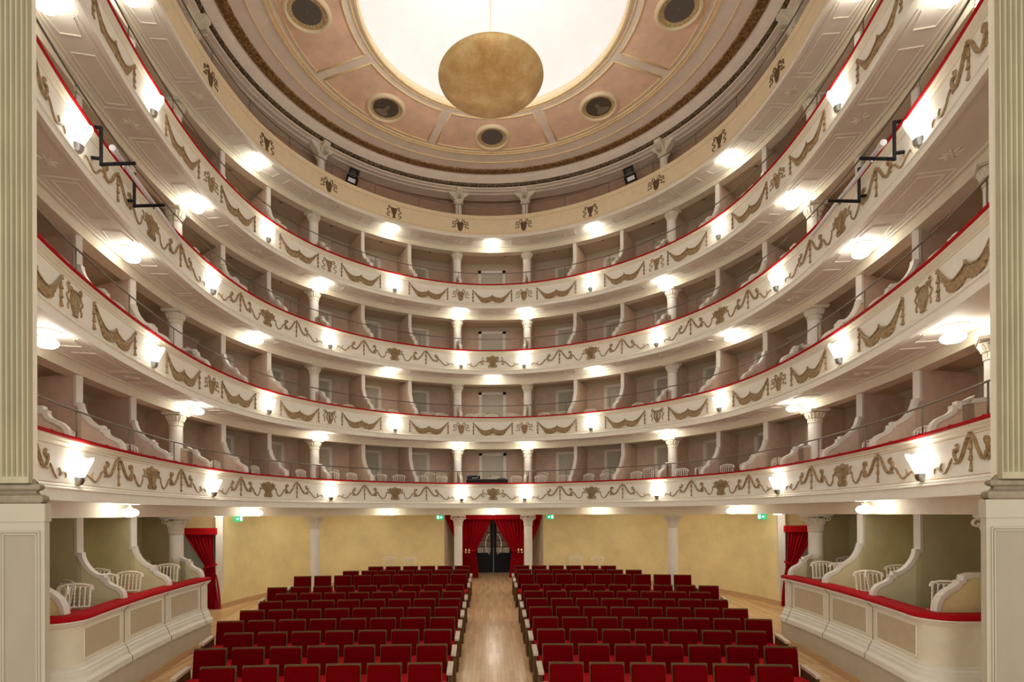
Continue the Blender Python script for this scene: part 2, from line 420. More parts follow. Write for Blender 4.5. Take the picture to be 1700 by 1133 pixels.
def urn(mb, s0, zc, th=.04):
    plate(mb, [(-.055, -.19), (.055, -.19), (.05, -.16), (.03, -.14), (.05, -.08), (.085, .0), (.10, .09), (.12, .13), (-.12, .13), (-.10, .09), (-.085, .0), (-.05, -.08), (-.03, -.14), (-.05, -.16)], s0, zc, th, inner=.8)
    for i in (-2, -1, 0, 1, 2): rib(mb, [(i * .012, -.1), (i * .03, .1)], .007, s0, zc, w=th * 1.1, n=4)
    for fx in (1, -1):
        rib(mb, [(.10, .11), (.13, .16), (.17, .16), (.19, .12), (.14, .10), (.18, .06), (.23, .04), (.21, -.01), (.15, -.03), (.17, -.08), (.23, -.10), (.22, -.15), (.16, -.17)], .013, s0, zc, fx=fx, sub=3)
def lyre(mb, s0, zc):
    for fx in (1, -1):
        rib(mb, [(.03, -.16), (.07, -.10), (.10, 0), (.085, .08), (.10, .14), (.13, .15), (.125, .11)], .02, s0, zc, fx=fx, sub=4)
        rib(mb, [(.13, .18), (.17, .20), (.19, .15), (.15, .11), (.17, .06), (.21, .03), (.18, -.02), (.15, -.05), (.18, -.10), (.17, -.15)], .013, s0, zc, fx=fx, sub=3)
    for i in range(-2, 3): rib(mb, [(i * .015, -.15), (i * .024, .13)], .006, s0, zc, w=.02, n=4)
    rib(mb, [(-.10, .12), (0, .13), (.10, .12)], .013, s0, zc, w=.03)
    plate(mb, [(-.06, -.20), (.06, -.20), (.045, -.14), (-.045, -.14)], s0, zc, .03)
def star_rosette(mb, s, o, z):
    for i in range(8):
        a = i * pi / 4 + .2; du, do = cos(a), sin(a)
        mb.tube([P(s + du * .03, o + do * .03, z), P(s + du * .08, o + do * .08, z - .008), P(s + du * .14, o + do * .13, z)], [.010, .018, .006], n=5)
    mb.lathe([(.02, 0), (.015, -.015)], 8, c=P(s, o, z))
def soffit_frame(mb, sa, dirn, L, z):
    """raised mouldings on the soffit from a lamp at sa towards the next rosette at distance L"""
    zz = z - .004
    def ln(pts, closed=False):
        q = []
        for i in range(len(pts) - (0 if closed else 1)):
            a, b = pts[i], pts[(i + 1) % len(pts)]
            n = max(1, int(abs(b[0] - a[0]) / .2))
            for j in range(n): q.append((a[0] + (b[0] - a[0]) * j / n, a[1] + (b[1] - a[1]) * j / n))
        q.append(pts[0] if closed else pts[-1])
        for i in range(len(q) - 1): pass
        mb.tube([P(sa + dirn * u, o, zz) for u, o in q], .011, n=4, cap=True)
    e = L - .36
    ln([(.26, .12), (e, .12)]); ln([(e, .12), (e, .60)]); ln([(e, .60), (.26, .60)])
    if L > 1.6:
        ln([(.95, .20), (e - .1, .20)]); ln([(e - .1, .20), (e - .1, .52)]); ln([(e - .1, .52), (.95, .52)]); ln([(.95, .52), (.95, .20)])
    ln([(.30, .18), (.62, .22)]); ln([(.62, .22), (.62, .50)]); ln([(.62, .50), (.30, .56)])

# ------------------------------------------------------------ balconies
BK = [0, .667, 1.333, 2, 2.667, 3.333, 4, 4.667, 5.333, 6, 6.667]          # box boundaries
ANG = {4.12: 63, 0: 15, .667: 27, 1.333: 34, 2: 42, 2.667: 47, 3.333: 54, 4: 62, 4.667: 69, 5.333: 76, 6: 83, 6.667: 88}
def bdir(k, sg):
    a = math.radians(ANG[k]); return (sg * sin(a), cos(a))
PO = .72                                    # partitions' front edge / column line behind the front
DEPTH = 1.3
def backpt(k, sg, d=DEPTH):
    p = P(S(k, sg), PO, 0); v = bdir(k, sg)
    return (p[0] + v[0] * d, p[1] + v[1] * d)
balconies = {}
for L in (1, 2, 3, 4, 5):
    R = R_[L]; E_ = EDGE[L]; Bm = BEAM[L]
    descr = {1: 'lowest horseshoe balcony of cream plaster with gilt scroll garlands and shell vases',
             2: 'second horseshoe balcony up with fringed gilt swags, lyres and masks, chairs showing above',
             3: 'third horseshoe balcony up with gilt scroll garlands and black light brackets hung on it',
             4: 'fourth horseshoe balcony up with fringed gilt swags, urns and masks',
             5: 'topmost gallery front painted pale ochre without red rail, with brown masks and urns'}[L]
    B = thing('balcony', descr, 'balcony', group='horseshoe balconies'); balconies[L] = B
    front = M_GALLERY if L == 5 else M_CREAM2
    mb = MB(); sweep(mb, [(.16, R - .02), (.16, R - FLOORO[L] - .02)]); sweep(mb, [(FACE_O, R - .12), (FACE_O, R - .62)]); mb.obj('parapet', front, B, True)
    mb = MB()
    if L < 5: sweep(mb, [(.16, R - .04), (-.02, R - .04), (-.025, R - .06), (-.01, R - .075), (.01, R - .085), (.01, R - .10), (.03, R - .115), (FACE_O + .01, R - .145)])
    else: sweep(mb, [(.16, R - .02), (.15, R), (.0, R), (-.01, R - .02), (.0, R - .05), (.02, R - .07), (FACE_O + .01, R - .12)])
    mb.obj('top_moulding', M_GALLERY if L == 5 else M_CREAM, B, True)
    mb = MB()
    for zz in ((R - .15, R - .615) if L < 5 else (R - .12, R - .575)):
        sweep(mb, [(FACE_O + .002, zz + .005), (FACE_O - .003, zz + .004), (FACE_O - .003, zz - .004), (FACE_O + .002, zz - .005)])
    mb.obj('painted_line', M_LINE, B)
    q = R - E_
    mb = MB(); sweep(mb, [(FACE_O + .01, R - .62), (.02, R - .625), (.005, R - .64), (.0, R - .655), (.012, R - .66), (-.02, R - .675), (-.035, R - .685), (-.035, R - .70), (-.015, R - .71), (-.02, q + .015), (-.02, q), (.06, q)])
    mb.obj('cornice_moulding', M_CREAM2, B, True, .5)
    mb = MB(); sweep(mb, [(.05, q), (.07, q + .03), (PO - .06, q + .03), (PO - .05, q + .01), (PO - .02, q + .01), (PO, q + .03)]); mb.obj('soffit', M_CREAM2, B, True, .4)
    mb = MB(); sweep(mb, [(PO, q + .05), (PO, R - Bm), (PO + .26, R - Bm), (PO + .26, R - Bm + .14)]); mb.obj('beam', M_CREAM, B, True, .4)
    if L < 5:
        mb = MB(); sweep(mb, [(-.045, R - .03), (-.04, R - .005), (-.01, R), (.15, R), (.18, R - .01), (.18, R - .05), (-.03, R - .045)], closed=True)
        mb.obj('velvet_rail', M_VELVET, B, True, 1.0)
        mb = MB()
        for sg in (1, -1):
            for k in [x / 3 for x in range(0, 21)]:
                s = S(k, sg); mb.tube([P(s, -.05, R - .03), P(s, -.03, R + .004), P(s, .16, R + .004)], .006, n=4)
        mb.obj('rail_seam', M_CURT, B)
    mb = MB(); hz = R + (.385 if L < 5 else .36)
    mb.tube([P(s, .07, hz) for s in srange(-SEND, SEND, .15)], .014, n=6); hr = mb.obj('handrail', M_RAIL, B, True, 2)
    for sg in (1, -1):
        for k in BK:
            s = S(k, sg) - sg * (.12 if k else -.06)
            mb = MB(); mb.tube([P(s, .07, R - .03), P(s, .07, hz)], .010, n=6); mb.obj('post', M_RAIL, hr, True, 2)
    # ornaments
    zc = R - .385
    lampk = (0, 2, 4, 6) if L in (1, 3) else (1, 3, 5, 7)
    if L in (1, 3):
        for sg in (1, -1):
            for k in (1, 3, 5):
                mb = MB(); shell_vase(mb, S(k, sg), zc); mb.obj('shell_vase_relief', M_GILT, B, True)
                for d in (-1, 1):
                    Lh = abs(SK(k + d) - SK(k)) - .10
                    mb = MB(); garland_half(mb, S(k, sg), zc, sg * d, Lh); mb.obj('garland_relief', M_GILT, B, True)
            if True:
                mb = MB(); garland_half(mb, S(6.93, sg), zc, -sg, SK(6.93) - SK(6) - .1); mb.obj('garland_relief', M_GILT, B, True)
            mb = MB(); garland_short(mb, 0, zc, sg, SK(0) - .08); mb.obj('garland_relief', M_GILT, B, True)
        mb = MB(); shell_vase(mb, 0, zc); mb.obj('shell_vase_relief', M_GILT, B, True)
    elif L in (2, 4):
        mb = MB(); swag(mb, 0, zc, .645); mb.obj('swag_relief', M_GILT, B, True)
        for sg in (1, -1):
            for k in (0, 2, 4, 6):
                mb = MB(); s = S(k, sg)
                if k % 4 == 0: mask(mb, s, zc); mb.obj('mask_relief', M_GILT, B, True)
                elif L == 2: lyre(mb, s, zc); mb.obj('lyre_relief', M_GILT, B, True)
                else: urn(mb, s, zc); mb.obj('urn_relief', M_GILT, B, True)
            for k in (0, 1, 2, 3, 4, 5, 6):
                c = (SK(k) + SK(k + 1)) / 2; c += (-.03 if k % 2 == 0 else .03)
                if c + .7 > SEND: continue
                mb = MB(); swag(mb, sg * c, zc, .645); mb.obj('swag_relief', M_GILT, B, True)
    else:
        for sg in (1, -1):
            for k in range(0, 7):
                mb = MB()
                if k % 2 == 0: mask(mb, S(k, sg), R - .35, .012); mb.obj('painted_mask', M_GILTP, B, True)
                else: urn(mb, S(k, sg), R - .35, .012); mb.obj('painted_urn', M_GILTP, B, True)
    # soffit relief
    zs = q + .03
    lk = (1, 3, 5) if L in (1, 3, 5) else (0, 2, 4, 6)
    for sg in (1, -1):
        for k in lk:
            for d in (-1, 1):
                if L == 1: continue
                k2 = k + d
                if k2 > 6.9: continue
                if k2 < 0: Ld = SK(0)
                else: Ld = abs(SK(k2) - SK(k))
                if L % 2 == 1 or k2 >= 0 or True:
                    mb = MB(); soffit_frame(mb, S(k, sg), sg * d, Ld, zs); mb.obj('soffit_frame', M_CREAM2, B)
        if L in (3, 5):
            mb = MB(); soffit_frame(mb, 0, sg, SK(0), zs); mb.obj('soffit_frame', M_CREAM2, B)
        for k in range(0, 7):
            if k not in lk and L > 1:
                mb = MB(); star_rosette(mb, S(k, sg), .36, zs); mb.obj('rosette', M_CREAM2, B, True)
    if L in (2, 4): mb = MB(); star_rosette(mb, 0, .36, zs); mb.obj('rosette', M_CREAM2, B, True)

# ------------------------------------------------------------ boxes: floors, ceilings, back walls, partitions, doors
def ordered():
    """box boundaries from the far left end round to the far right end"""
    return [(k, -1) for k in BK[::-1]] + [(k, 1) for k in BK]
BO = ordered()
def profile_partition(R, Rn):
    """front outline of a box partition: (o, z) from the parapet up to the beam"""
    T = Rn + .02
    h = Rn - R
    pts = [(.09, R - .02), (.09, R + .03), (.10, R + .09), (.125, R + .14), (.17, R + .185), (.23, R + .215), (.285, R + .24), (.325, R + .27), (.34, R + .31), (.34, R + .345),
           (.385, R + .345), (.385, R + .395), (.44, R + .395), (.50, R + .42), (.57, R + .475), (.63, R + .55), (.675, R + .63), (.70, R + .71), (.705, R + .755), (.765, R + .76)]
    pts.append((.765, T))
    return pts
def build_partition(k, sg, pts, zfloor, mw, label, grp, dep=DEPTH, th=.085, behind=None):
    s = S(k, sg)
    p0 = P(s, 0, 0); v = bdir(k, sg)
    pm = P(s, PO, 0)
    def W(o, z, t):
        # lower part follows the balcony normal, upper part runs along the wall's own direction
        q = P(s, min(o, PO), 0)
        e = max(0, o - PO)
        x = q[0] + v[0] * e; y = q[1] + v[1] * e
        n_ = TN(s)[0] if o <= PO else (v[1], -v[0])
        tx, ty = n_
        return (x + tx * t, y + ty * t, CZ + z)
    root = thing('box_partition', label, 'partition', group=grp); root['kind'] = 'thing'
    mb = MB(); n = len(pts)
    for t, side in ((-th / 2, 0), (th / 2, 1)):
        # wall side: fan in strips down to the floor
        rows = []
        for o, z in pts:
            rows.append([W(o, z, t), W(max(o, PO + .0) if False else o, zfloor, t)])
        rows.append([W(PO + dep, pts[-1][1], t), W(PO + dep, zfloor, t)])
        mb.grid(rows)
    mb.obj('panel', mw, root)
    mb = MB(); rows = []
    for o, z in pts: rows.append((o, z))
    # edge trim strip, a little thicker than the wall and standing proud of it
    e = .012; tt = th / 2 + .012; g = []
    for i, (o, z) in enumerate(rows):
        a = rows[max(0, i - 1)]; b = rows[min(len(rows) - 1, i + 1)]
        c = (o, z); d1 = (c[0] - a[0], c[1] - a[1]); d2 = (b[0] - c[0], b[1] - c[1])
        if i == 0: d1 = d2
        if i == len(rows) - 1: d2 = d1
        l1 = math.hypot(*d1); l2 = math.hypot(*d2); n1 = (-d1[1] / l1, d1[0] / l1); n2 = (-d2[1] / l2, d2[0] / l2)
        q_ = 1 + n1[0] * n2[0] + n1[1] * n2[1]; nx, nz = (n1[0] + n2[0]) / max(q_, .5), (n1[1] + n2[1]) / max(q_, .5)
        g.append([W(o - nx * .045, z - nz * .045, -tt), W(o + nx * e, z + nz * e, -tt), W(o + nx * e, z + nz * e, tt), W(o - nx * .045, z - nz * .045, tt)])
    mb.grid(g); mb.obj('edge_trim', M_TRIM, root, True, .35)
    if behind is not None:                     # full height wall behind the column
        mb = MB()
        for t in (-th / 2, th / 2): mb.poly([W(PO + .24, zfloor, t), W(PO + DEPTH, zfloor, t), W(PO + DEPTH, behind, t), W(PO + .24, behind, t)])
        mb.poly([W(PO + .24, zfloor, -th / 2), W(PO + .24, zfloor, th / 2), W(PO + .24, behind, th / 2), W(PO + .24, behind, -th / 2)])
        mb.obj('rear_panel', mw, root)
    return root

bnum = {}
for L in (1, 2, 3, 4, 5):
    R = R_[L]; zf = R - FLOORO[L]
    Rn = (R_[L + 1] - BEAM[L + 1]) if L < 5 else 11.10
    zcl = Rn + .13 if L < 5 else 11.12          # box ceiling
    zband = Rn + (-.055 if L < 5 else .3)
    # floor and ceiling
    for nm, z, m in (('floor', zf, M_BASEB), ('ceiling', zcl, M_BAND)):
        mb = MB()
        for i in range(len(BO) - 1):
            (ka, sa), (kb, sb) = BO[i], BO[i + 1]
            s0, s1 = S(ka, sa), S(kb, sb)
            A, Bk = backpt(ka, sa), backpt(kb, sb)
            ss = srange(s0, s1, .3)
            f = .12 if nm == 'floor' else PO + .2
            rows = []
            for j, s in enumerate(ss):
                t = j / (len(ss) - 1)
                rows.append([P(s, f, z), (A[0] + (Bk[0] - A[0]) * t, A[1] + (Bk[1] - A[1]) * t, CZ + z)])
            mb.grid(rows)
        for sg in (1, -1):
            e = backpt(6.667, sg); a = P(S(6.667, sg), .12 if nm == 'floor' else PO + .2, z); b = P(S(6.93, sg), .12 if nm == 'floor' else PO + .2, z)
            mb.poly([a, b, (e[0] - sg * .05, e[1] - .7, CZ + z), (e[0], e[1], CZ + z)])
        o = mb.obj(nm, m); struct(o)
    # back wall with cream band on top
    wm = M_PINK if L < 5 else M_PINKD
    mb = MB()
    if L == 5: sweep(mb, [(.95, zf), (.95, 10.4), (.95, 11.14)])
    for i in range(len(BO) - 1 if L < 5 else 0):
        A, Bk = backpt(*BO[i]), backpt(*BO[i + 1])
        mb.poly([(A[0], A[1], CZ + zf), (Bk[0], Bk[1], CZ + zf), (Bk[0], Bk[1], CZ + zband), (A[0], A[1], CZ + zband)], 0)
        if L < 5:
            mb.poly([(A[0], A[1], CZ + zband), (Bk[0], Bk[1], CZ + zband), (Bk[0], Bk[1], CZ + zcl), (A[0], A[1], CZ + zcl)], 1)
    for sg in (1, -1):
        e = backpt(6.667, sg)
        mb.poly([(e[0], e[1], CZ + zf), (e[0] - sg * .05, e[1] - .8, CZ + zf), (e[0] - sg * .05, e[1] - .8, CZ + zcl), (e[0], e[1], CZ + zcl)], 0)
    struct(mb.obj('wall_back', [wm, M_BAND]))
    if L == 5:
        continue
    # partitions
    cnt = 0
    pts = profile_partition(R, Rn)
    for sg in (-1, 1):
        for j, k in enumerate(BK[:-1]):
            lab = 'pink box partition with white ogee edge, %s, %s from the centre on the %s' % (TIER[L], ORD[j], SIDE(sg))
            if k % 2 == 0: build_partition(k, sg, pts[:15] + [(.44, R + .395), (.5, R + .41), (PO - .01, R + .43)], zf, M_PINK, lab.replace('pink box partition', 'pink box partition at a column,').replace(', with', ' with').replace('with white ogee edge, ', ''), 'partitions between the boxes', dep=.02, behind=Rn + .12)
            else: build_partition(k, sg, pts, zf, M_PINK, lab, 'partitions between the boxes')
    # box doors on the back walls
    dn = 0
    for i in range(len(BO) - 1):
        (ka, sa), (kb, sb) = BO[i], BO[i + 1]
        centre = (ka == 0 and kb == 0)
        if max(ka, kb) > 4.1: continue
        A, Bk = Vector(backpt(ka, sa)), Vector(backpt(kb, sb))
        W_ = (Bk - A).length; t = (Bk - A).normalized(); nrm = Vector((t.y, -t.x))
        if nrm.dot(Vector((0, 12)) - A) < 0: nrm = -nrm
        mid = .5 if centre else ((.60 / W_) if sa < 0 else 1 - .60 / W_)
        c = A + (Bk - A) * mid
        Mx = Matrix(((t.x, -nrm.x, 0, c.x), (t.y, -nrm.y, 0, c.y), (0, 0, 1, CZ + zf), (0, 0, 0, 1)))
        dn += 1
        mb = MB(); w = .44; H = min(2.02, Rn - zf - .02)
        mb.box(-w, w, -.012, .0, 0, H - .02, 0, Mx)
        d = mb.obj('door_%d' % dn if L == 1 else 'door_%d.%03d' % (dn, L), M_DOOR); struct(d)
        mb = MB()
        for a, b, z0, z1 in ((-w - .06, -w + .05, 0, H), (w - .05, w + .06, 0, H), (-w - .06, w + .06, H - .09, H)): mb.box(a, b, -.05, 0, z0, z1, 0, Mx)
        mb.obj('door_frame', M_CREAM2, d)
        mb = MB()
        for z0, z1 in ((.15, .85), (.98, 1.78)):
            for a, b, c0, c1 in ((-.32, .32, z0, z0 + .03), (-.32, .32, z1 - .03, z1), (-.32, -.29, z0, z1), (.29, .32, z0, z1)): mb.box(a, b, -.025, -.01, c0, c1, 0, Mx)
        mb.obj('door_moulding', M_DOOR, d)

# ------------------------------------------------------------ columns
def capital_simple(mb, zt, r=.14):
    """leaf capital hanging down from z=zt"""
    mb.lathe([(r * .98, zt - .26), (r * 1.10, zt - .255), (r * 1.10, zt - .24), (r * 1.0, zt - .235), (r * 1.0, zt - .16), (r * 1.12, zt - .15), (r * 1.2, zt - .10), (r * 1.42, zt - .045), (r * 1.46, zt - .035)], 24)
    for i in range(20):
        a = 2 * pi * i / 20
        mb.tube([(r * 1.02 * cos(a), r * 1.02 * sin(a), zt - .23), (r * 1.04 * cos(a), r * 1.04 * sin(a), zt - .165)], .009, n=4)
    for i in range(16):
        a = 2 * pi * (i + .5) / 16
        mb.tube([(q * cos(a), q * sin(a), z) for q, z in ((r * 1.1, zt - .15), (r * 1.25, zt - .09), (r * 1.5, zt - .05))], [.018, .022, .010], n=5)
def capital_rich(mb, zt, r=.14):
    mb.lathe([(r, zt - .36), (r * 1.1, zt - .35), (r * 1.1, zt - .33), (r * 1.0, zt - .325), (r * 1.0, zt - .22), (r * 1.08, zt - .2), (r * 1.15, zt - .12), (r * 1.3, zt - .06)], 24)
    for i in range(20):
        a = 2 * pi * i / 20
        mb.tube([(r * 1.03 * cos(a), r * 1.03 * sin(a), zt - .32), (r * 1.05 * cos(a), r * 1.05 * sin(a), zt - .225)], .010, n=4)
    for i in range(12):
        a = 2 * pi * (i + .5) / 12
        mb.tube([(q * cos(a), q * sin(a), z) for q, z in ((r * 1.05, zt - .21), (r * 1.2, zt - .14), (r * 1.45, zt - .10), (r * 1.5, zt - .12))], [.02, .028, .022, .01], n=5)
    for i in range(8):
        a = 2 * pi * i / 8 + pi / 8
        d = Vector((cos(a), sin(a), 0)); up = Vector((0, 0, 1)); tq = Vector((-sin(a), cos(a), 0))
        c = d * (r * 1.62) + Vector((0, 0, zt - .085))
        mb.tube([tuple(c + d * (rr * cos(t)) + up * (rr * sin(t))) for rr, t in [(.06 - .005 * j, 2.4 - .75 * j) for j in range(9)]], .014, n=5)
def column(k, sg, L, zb, zt, o, r, rich, label):
    c = P(S(k, sg), o, 0)
    root = thing('column', label, 'column', (c[0], c[1], CZ + zb), math.atan2(c[1] - 12, c[0]) , 'columns carrying the balconies'); root['kind'] = 'thing'
    H = zt - zb
    ch = .40 if rich else .28
    mb = MB()
    mb.lathe([(r * 1.0, 0), (r * 1.0, H * .35), (r * .985, H - ch)], 24); mb.obj('shaft', M_SHAFT, root, True)
    mb = MB(); (capital_rich if rich else capital_simple)(mb, H - .035, r * .985); mb.obj('capital', M_CAP, root, True)
    mb = MB(); a = r * (1.65 if rich else 1.5)
    mb.box(-a, a, -a, a, H - .045, H, 0); mb.box(-a * .92, a * .92, -a * .92, a * .92, H - .06, H - .045); mb.obj('abacus', M_CAP, root)
    return root
for L in (1, 2, 3, 4):
    for sg in (-1, 1):
        for j, k in enumerate((0, 2, 4, 6)):
            column(k, sg, L, R_[L] - FLOORO[L], R_[L + 1] - BEAM[L + 1] + .005, PO + .13, .138, False,
                   'cream column with leaf capital, %s, %s from the centre on the %s' % (TIER[L], ORD[j], SIDE(sg)))
for sg in (-1, 1):
    for j, k in enumerate((0, 2, 4, 6)):
        c = P(S(k, sg), PO + .13, 0)
        column(k, sg, 0, FL(c[1]) - CZ, R_[1] - BEAM[1] + .005, PO + .13, .145, True,
               'tall cream stalls column with scrolled capital, %s from the entrance on the %s' % (ORD[j], SIDE(sg)))
# gallery columns with flared capitals
for sg in (-1, 1):
    for j, k in enumerate((0, 2, 4, 6)):
        c = P(S(k, sg), .44, 0); zb = R_[5] - .7; zt = 10.95; H = zt - zb; r = .115
        tx, ty = TN(S(k, sg))[0]
        root = thing('column', 'short cream column with flared capital, top gallery, %s from the centre on the %s' % (ORD[j], SIDE(sg)), 'column', (c[0], c[1], CZ + zb), math.atan2(ty, tx), 'columns of the top gallery'); root['kind'] = 'thing'
        mb = MB(); mb.lathe([(r, 0), (r * .96, H - .42)], 20); mb.obj('shaft', M_SHAFT, root, True)
        mb = MB(); z0 = H - .44
        mb.lathe([(r * 1.15, z0), (r * 1.2, z0 + .03), (r * 1.0, z0 + .06)], 20)
        for i in range(12):
            a = 2 * pi * i / 12; mb.tube([(r * 1.1 * cos(a), r * 1.1 * sin(a), z0 + .02), (r * 1.35 * cos(a), r * 1.35 * sin(a), z0 + .10)], [.015, .02], n=5)
        prof = [(.115, z0 + .05), (.14, z0 + .14), (.20, z0 + .24), (.28, z0 + .29), (.30, z0 + .33), (.36, z0 + .36), (.36, z0 + .44)]
        for w, dd in ((1, 0), (0, 1)):
            # cross of two flaring brackets
            for (hw, z1), (hw2, z2) in zip(prof[:-1], prof[1:]):
                th = .10
                a = [(-hw, -th), (hw, -th), (hw, th), (-hw, th)]; b = [(-hw2, -th), (hw2, -th), (hw2, th), (-hw2, th)]
                if w == 0: a = [(y, x) for x, y in a]; b = [(y, x) for x, y in b]
                mb.grid([[(x, y, z1) for x, y in a], [(x, y, z2) for x, y in b]], closed_v=True)
        for i in (-1, 0, 1): mb.box(i * .05 - .012, i * .05 + .012, -.34, -.10, z0 + .13, z0 + .33)
        mb.obj('capital', M_CAP, root)

# ------------------------------------------------------------ wall sconces and soffit lamps
def sconce_proto():
    root = thing('wall_sconce', '', 'lamp')
    n = 14; mb = MB(); rows = []
    for i in range(7):
        t = i / 6; hw = .062 + .105 * t ** 1.0; dp = .07 + .11 * t; z = .06 + .25 * t
        row = []
        for j in range(n + 1):
            a = pi * j / n
            lob = 1 + .06 * abs(sin(a * 3)) * t
            zz = z + (.03 * abs(sin(a * 3)) if i == 6 else 0)
            row.append((-hw * cos(a) * lob, -dp * sin(a) * lob - .01, zz))
        rows.append(row)
    mb.grid(rows)
    b = [(p[0] * .93, p[1] * .93, p[2]) for p in rows[-1]]; mb.grid([rows[-1], b])
    mb.grid([b, [(p[0] * .5, p[1] * .5, p[2] - .1) for p in b]])
    mb.poly([(p[0] * .5, p[1] * .5, p[2] - .1) for p in b])
    mb.obj('glass_shade', M_GLASS, root, True)
    mb = MB(); rows = []
    for sc, z in ((.4, -.035), (.85, -.02), (1.15, .02), (1.25, .075)):
        rows.append([(-.064 * sc * cos(pi * j / 8), -.074 * sc * sin(pi * j / 8) - .008, z) for j in range(9)])
    mb.grid(rows); mb.poly(rows[0]); mb.obj('metal_cup', M_CHROME, root, True)
    mb = MB(); mb.box(-.04, .04, -.02, .02, -.03, .09); mb.obj('wall_plate', M_CHROME, root)
    return root
proto = sconce_proto(); used = [False]
for L in (1, 2, 3, 4):
    ks = (0, 2, 4, 6) if L in (1, 3) else (1, 3, 5)
    for sg in (-1, 1):
        for j, k in enumerate(ks):
            s = S(k, sg); p = P(s, FACE_O - .02, R_[L] - .60); n = TN(s)[1]
            rz = math.atan2(n[1], n[0]) - pi / 2
            place(proto, used, p, rz, 'fan-shaped glass wall lamp, %s front, %s from the centre on the %s' % (TIER[L], ORD[j], SIDE(sg)), 'wall lamp', 'wall lamps on the balcony fronts')
def lamp_proto():
    root = thing('ceiling_lamp', '', 'lamp')
    mb = MB(); mb.lathe([(.165, 0), (.165, -.012), (.15, -.02)], 28); mb.obj('ceiling_plate', M_CREAM2, root, True)
    mb = MB(); mb.tube([(.07 * cos(a), .03 * sin(a), -.055) for a in [2 * pi * i / 16 for i in range(17)]], .007, n=5); mb.tube([(0, 0, -.01), (0, 0, -.08)], .02, n=8); mb.obj('brass_fitting', M_BRASS, root, True, 2)
    mb = MB(); mb.lathe([(.05, -.075), (.10, -.085), (.135, -.11), (.14, -.13), (.125, -.155), (.09, -.175), (.04, -.183)], 28); mb.obj('glass_globe', M_LAMP, root, True)
    return root
proto = lamp_proto(); used = [False]
lampn = 0
for L in (1, 2, 3, 4, 5):
    z = R_[L] - EDGE[L] + .03
    odd = L in (1, 3, 5)
    lst = [(0, 0)] if odd else []
    for sg in (-1, 1):
        for k in ((1, 3, 5) if odd else (0, 2, 4, 6)): lst.append((k, sg))
    for k, sg in lst:
        s = S(k, sg) if sg else 0
        p = P(s, .36 if L > 1 else .40, z)
        n = TN(s)[1]
        if sg == 0: lab = 'round glass ceiling lamp under the %s at the very centre' % TIER[L]
        else: lab = 'round glass ceiling lamp under the %s, %s from the centre on the %s' % (TIER[L], ORD[(k // 2) if not odd else (k - 1) // 2 + 0], SIDE(sg))
        place(proto, used, p, math.atan2(n[1], n[0]) - pi / 2 + .3, lab, 'ceiling lamp', 'ceiling lamps under the balconies', (1, 1, 1.35 if L == 1 else 1.2))
for k, sg in ((0, 0), (1, -1), (1, 1), (2, -1), (2, 1), (3, -1), (3, 1)):
    p = P(S(k, sg) if sg else 0, 1.55, .20)
    place(proto, used, p, 0, 'ceiling lamp over the stalls behind the beam, %s' % ('in front of the entrance' if not sg else '%s from the entrance on the %s' % (ORD[k - 1], SIDE(sg))), 'ceiling lamp', 'ceiling lamps under the balconies', (1, 1, 1))
for sg in (-1, 1):
    place(proto, used, (sg * 7.6 + .1, 14.7, CZ + .12), 0, 'round glass ceiling lamp in front of the %s side curtain under the lowest balcony' % SIDE(sg), 'ceiling lamp', 'ceiling lamps under the balconies', (1, 1, 1))

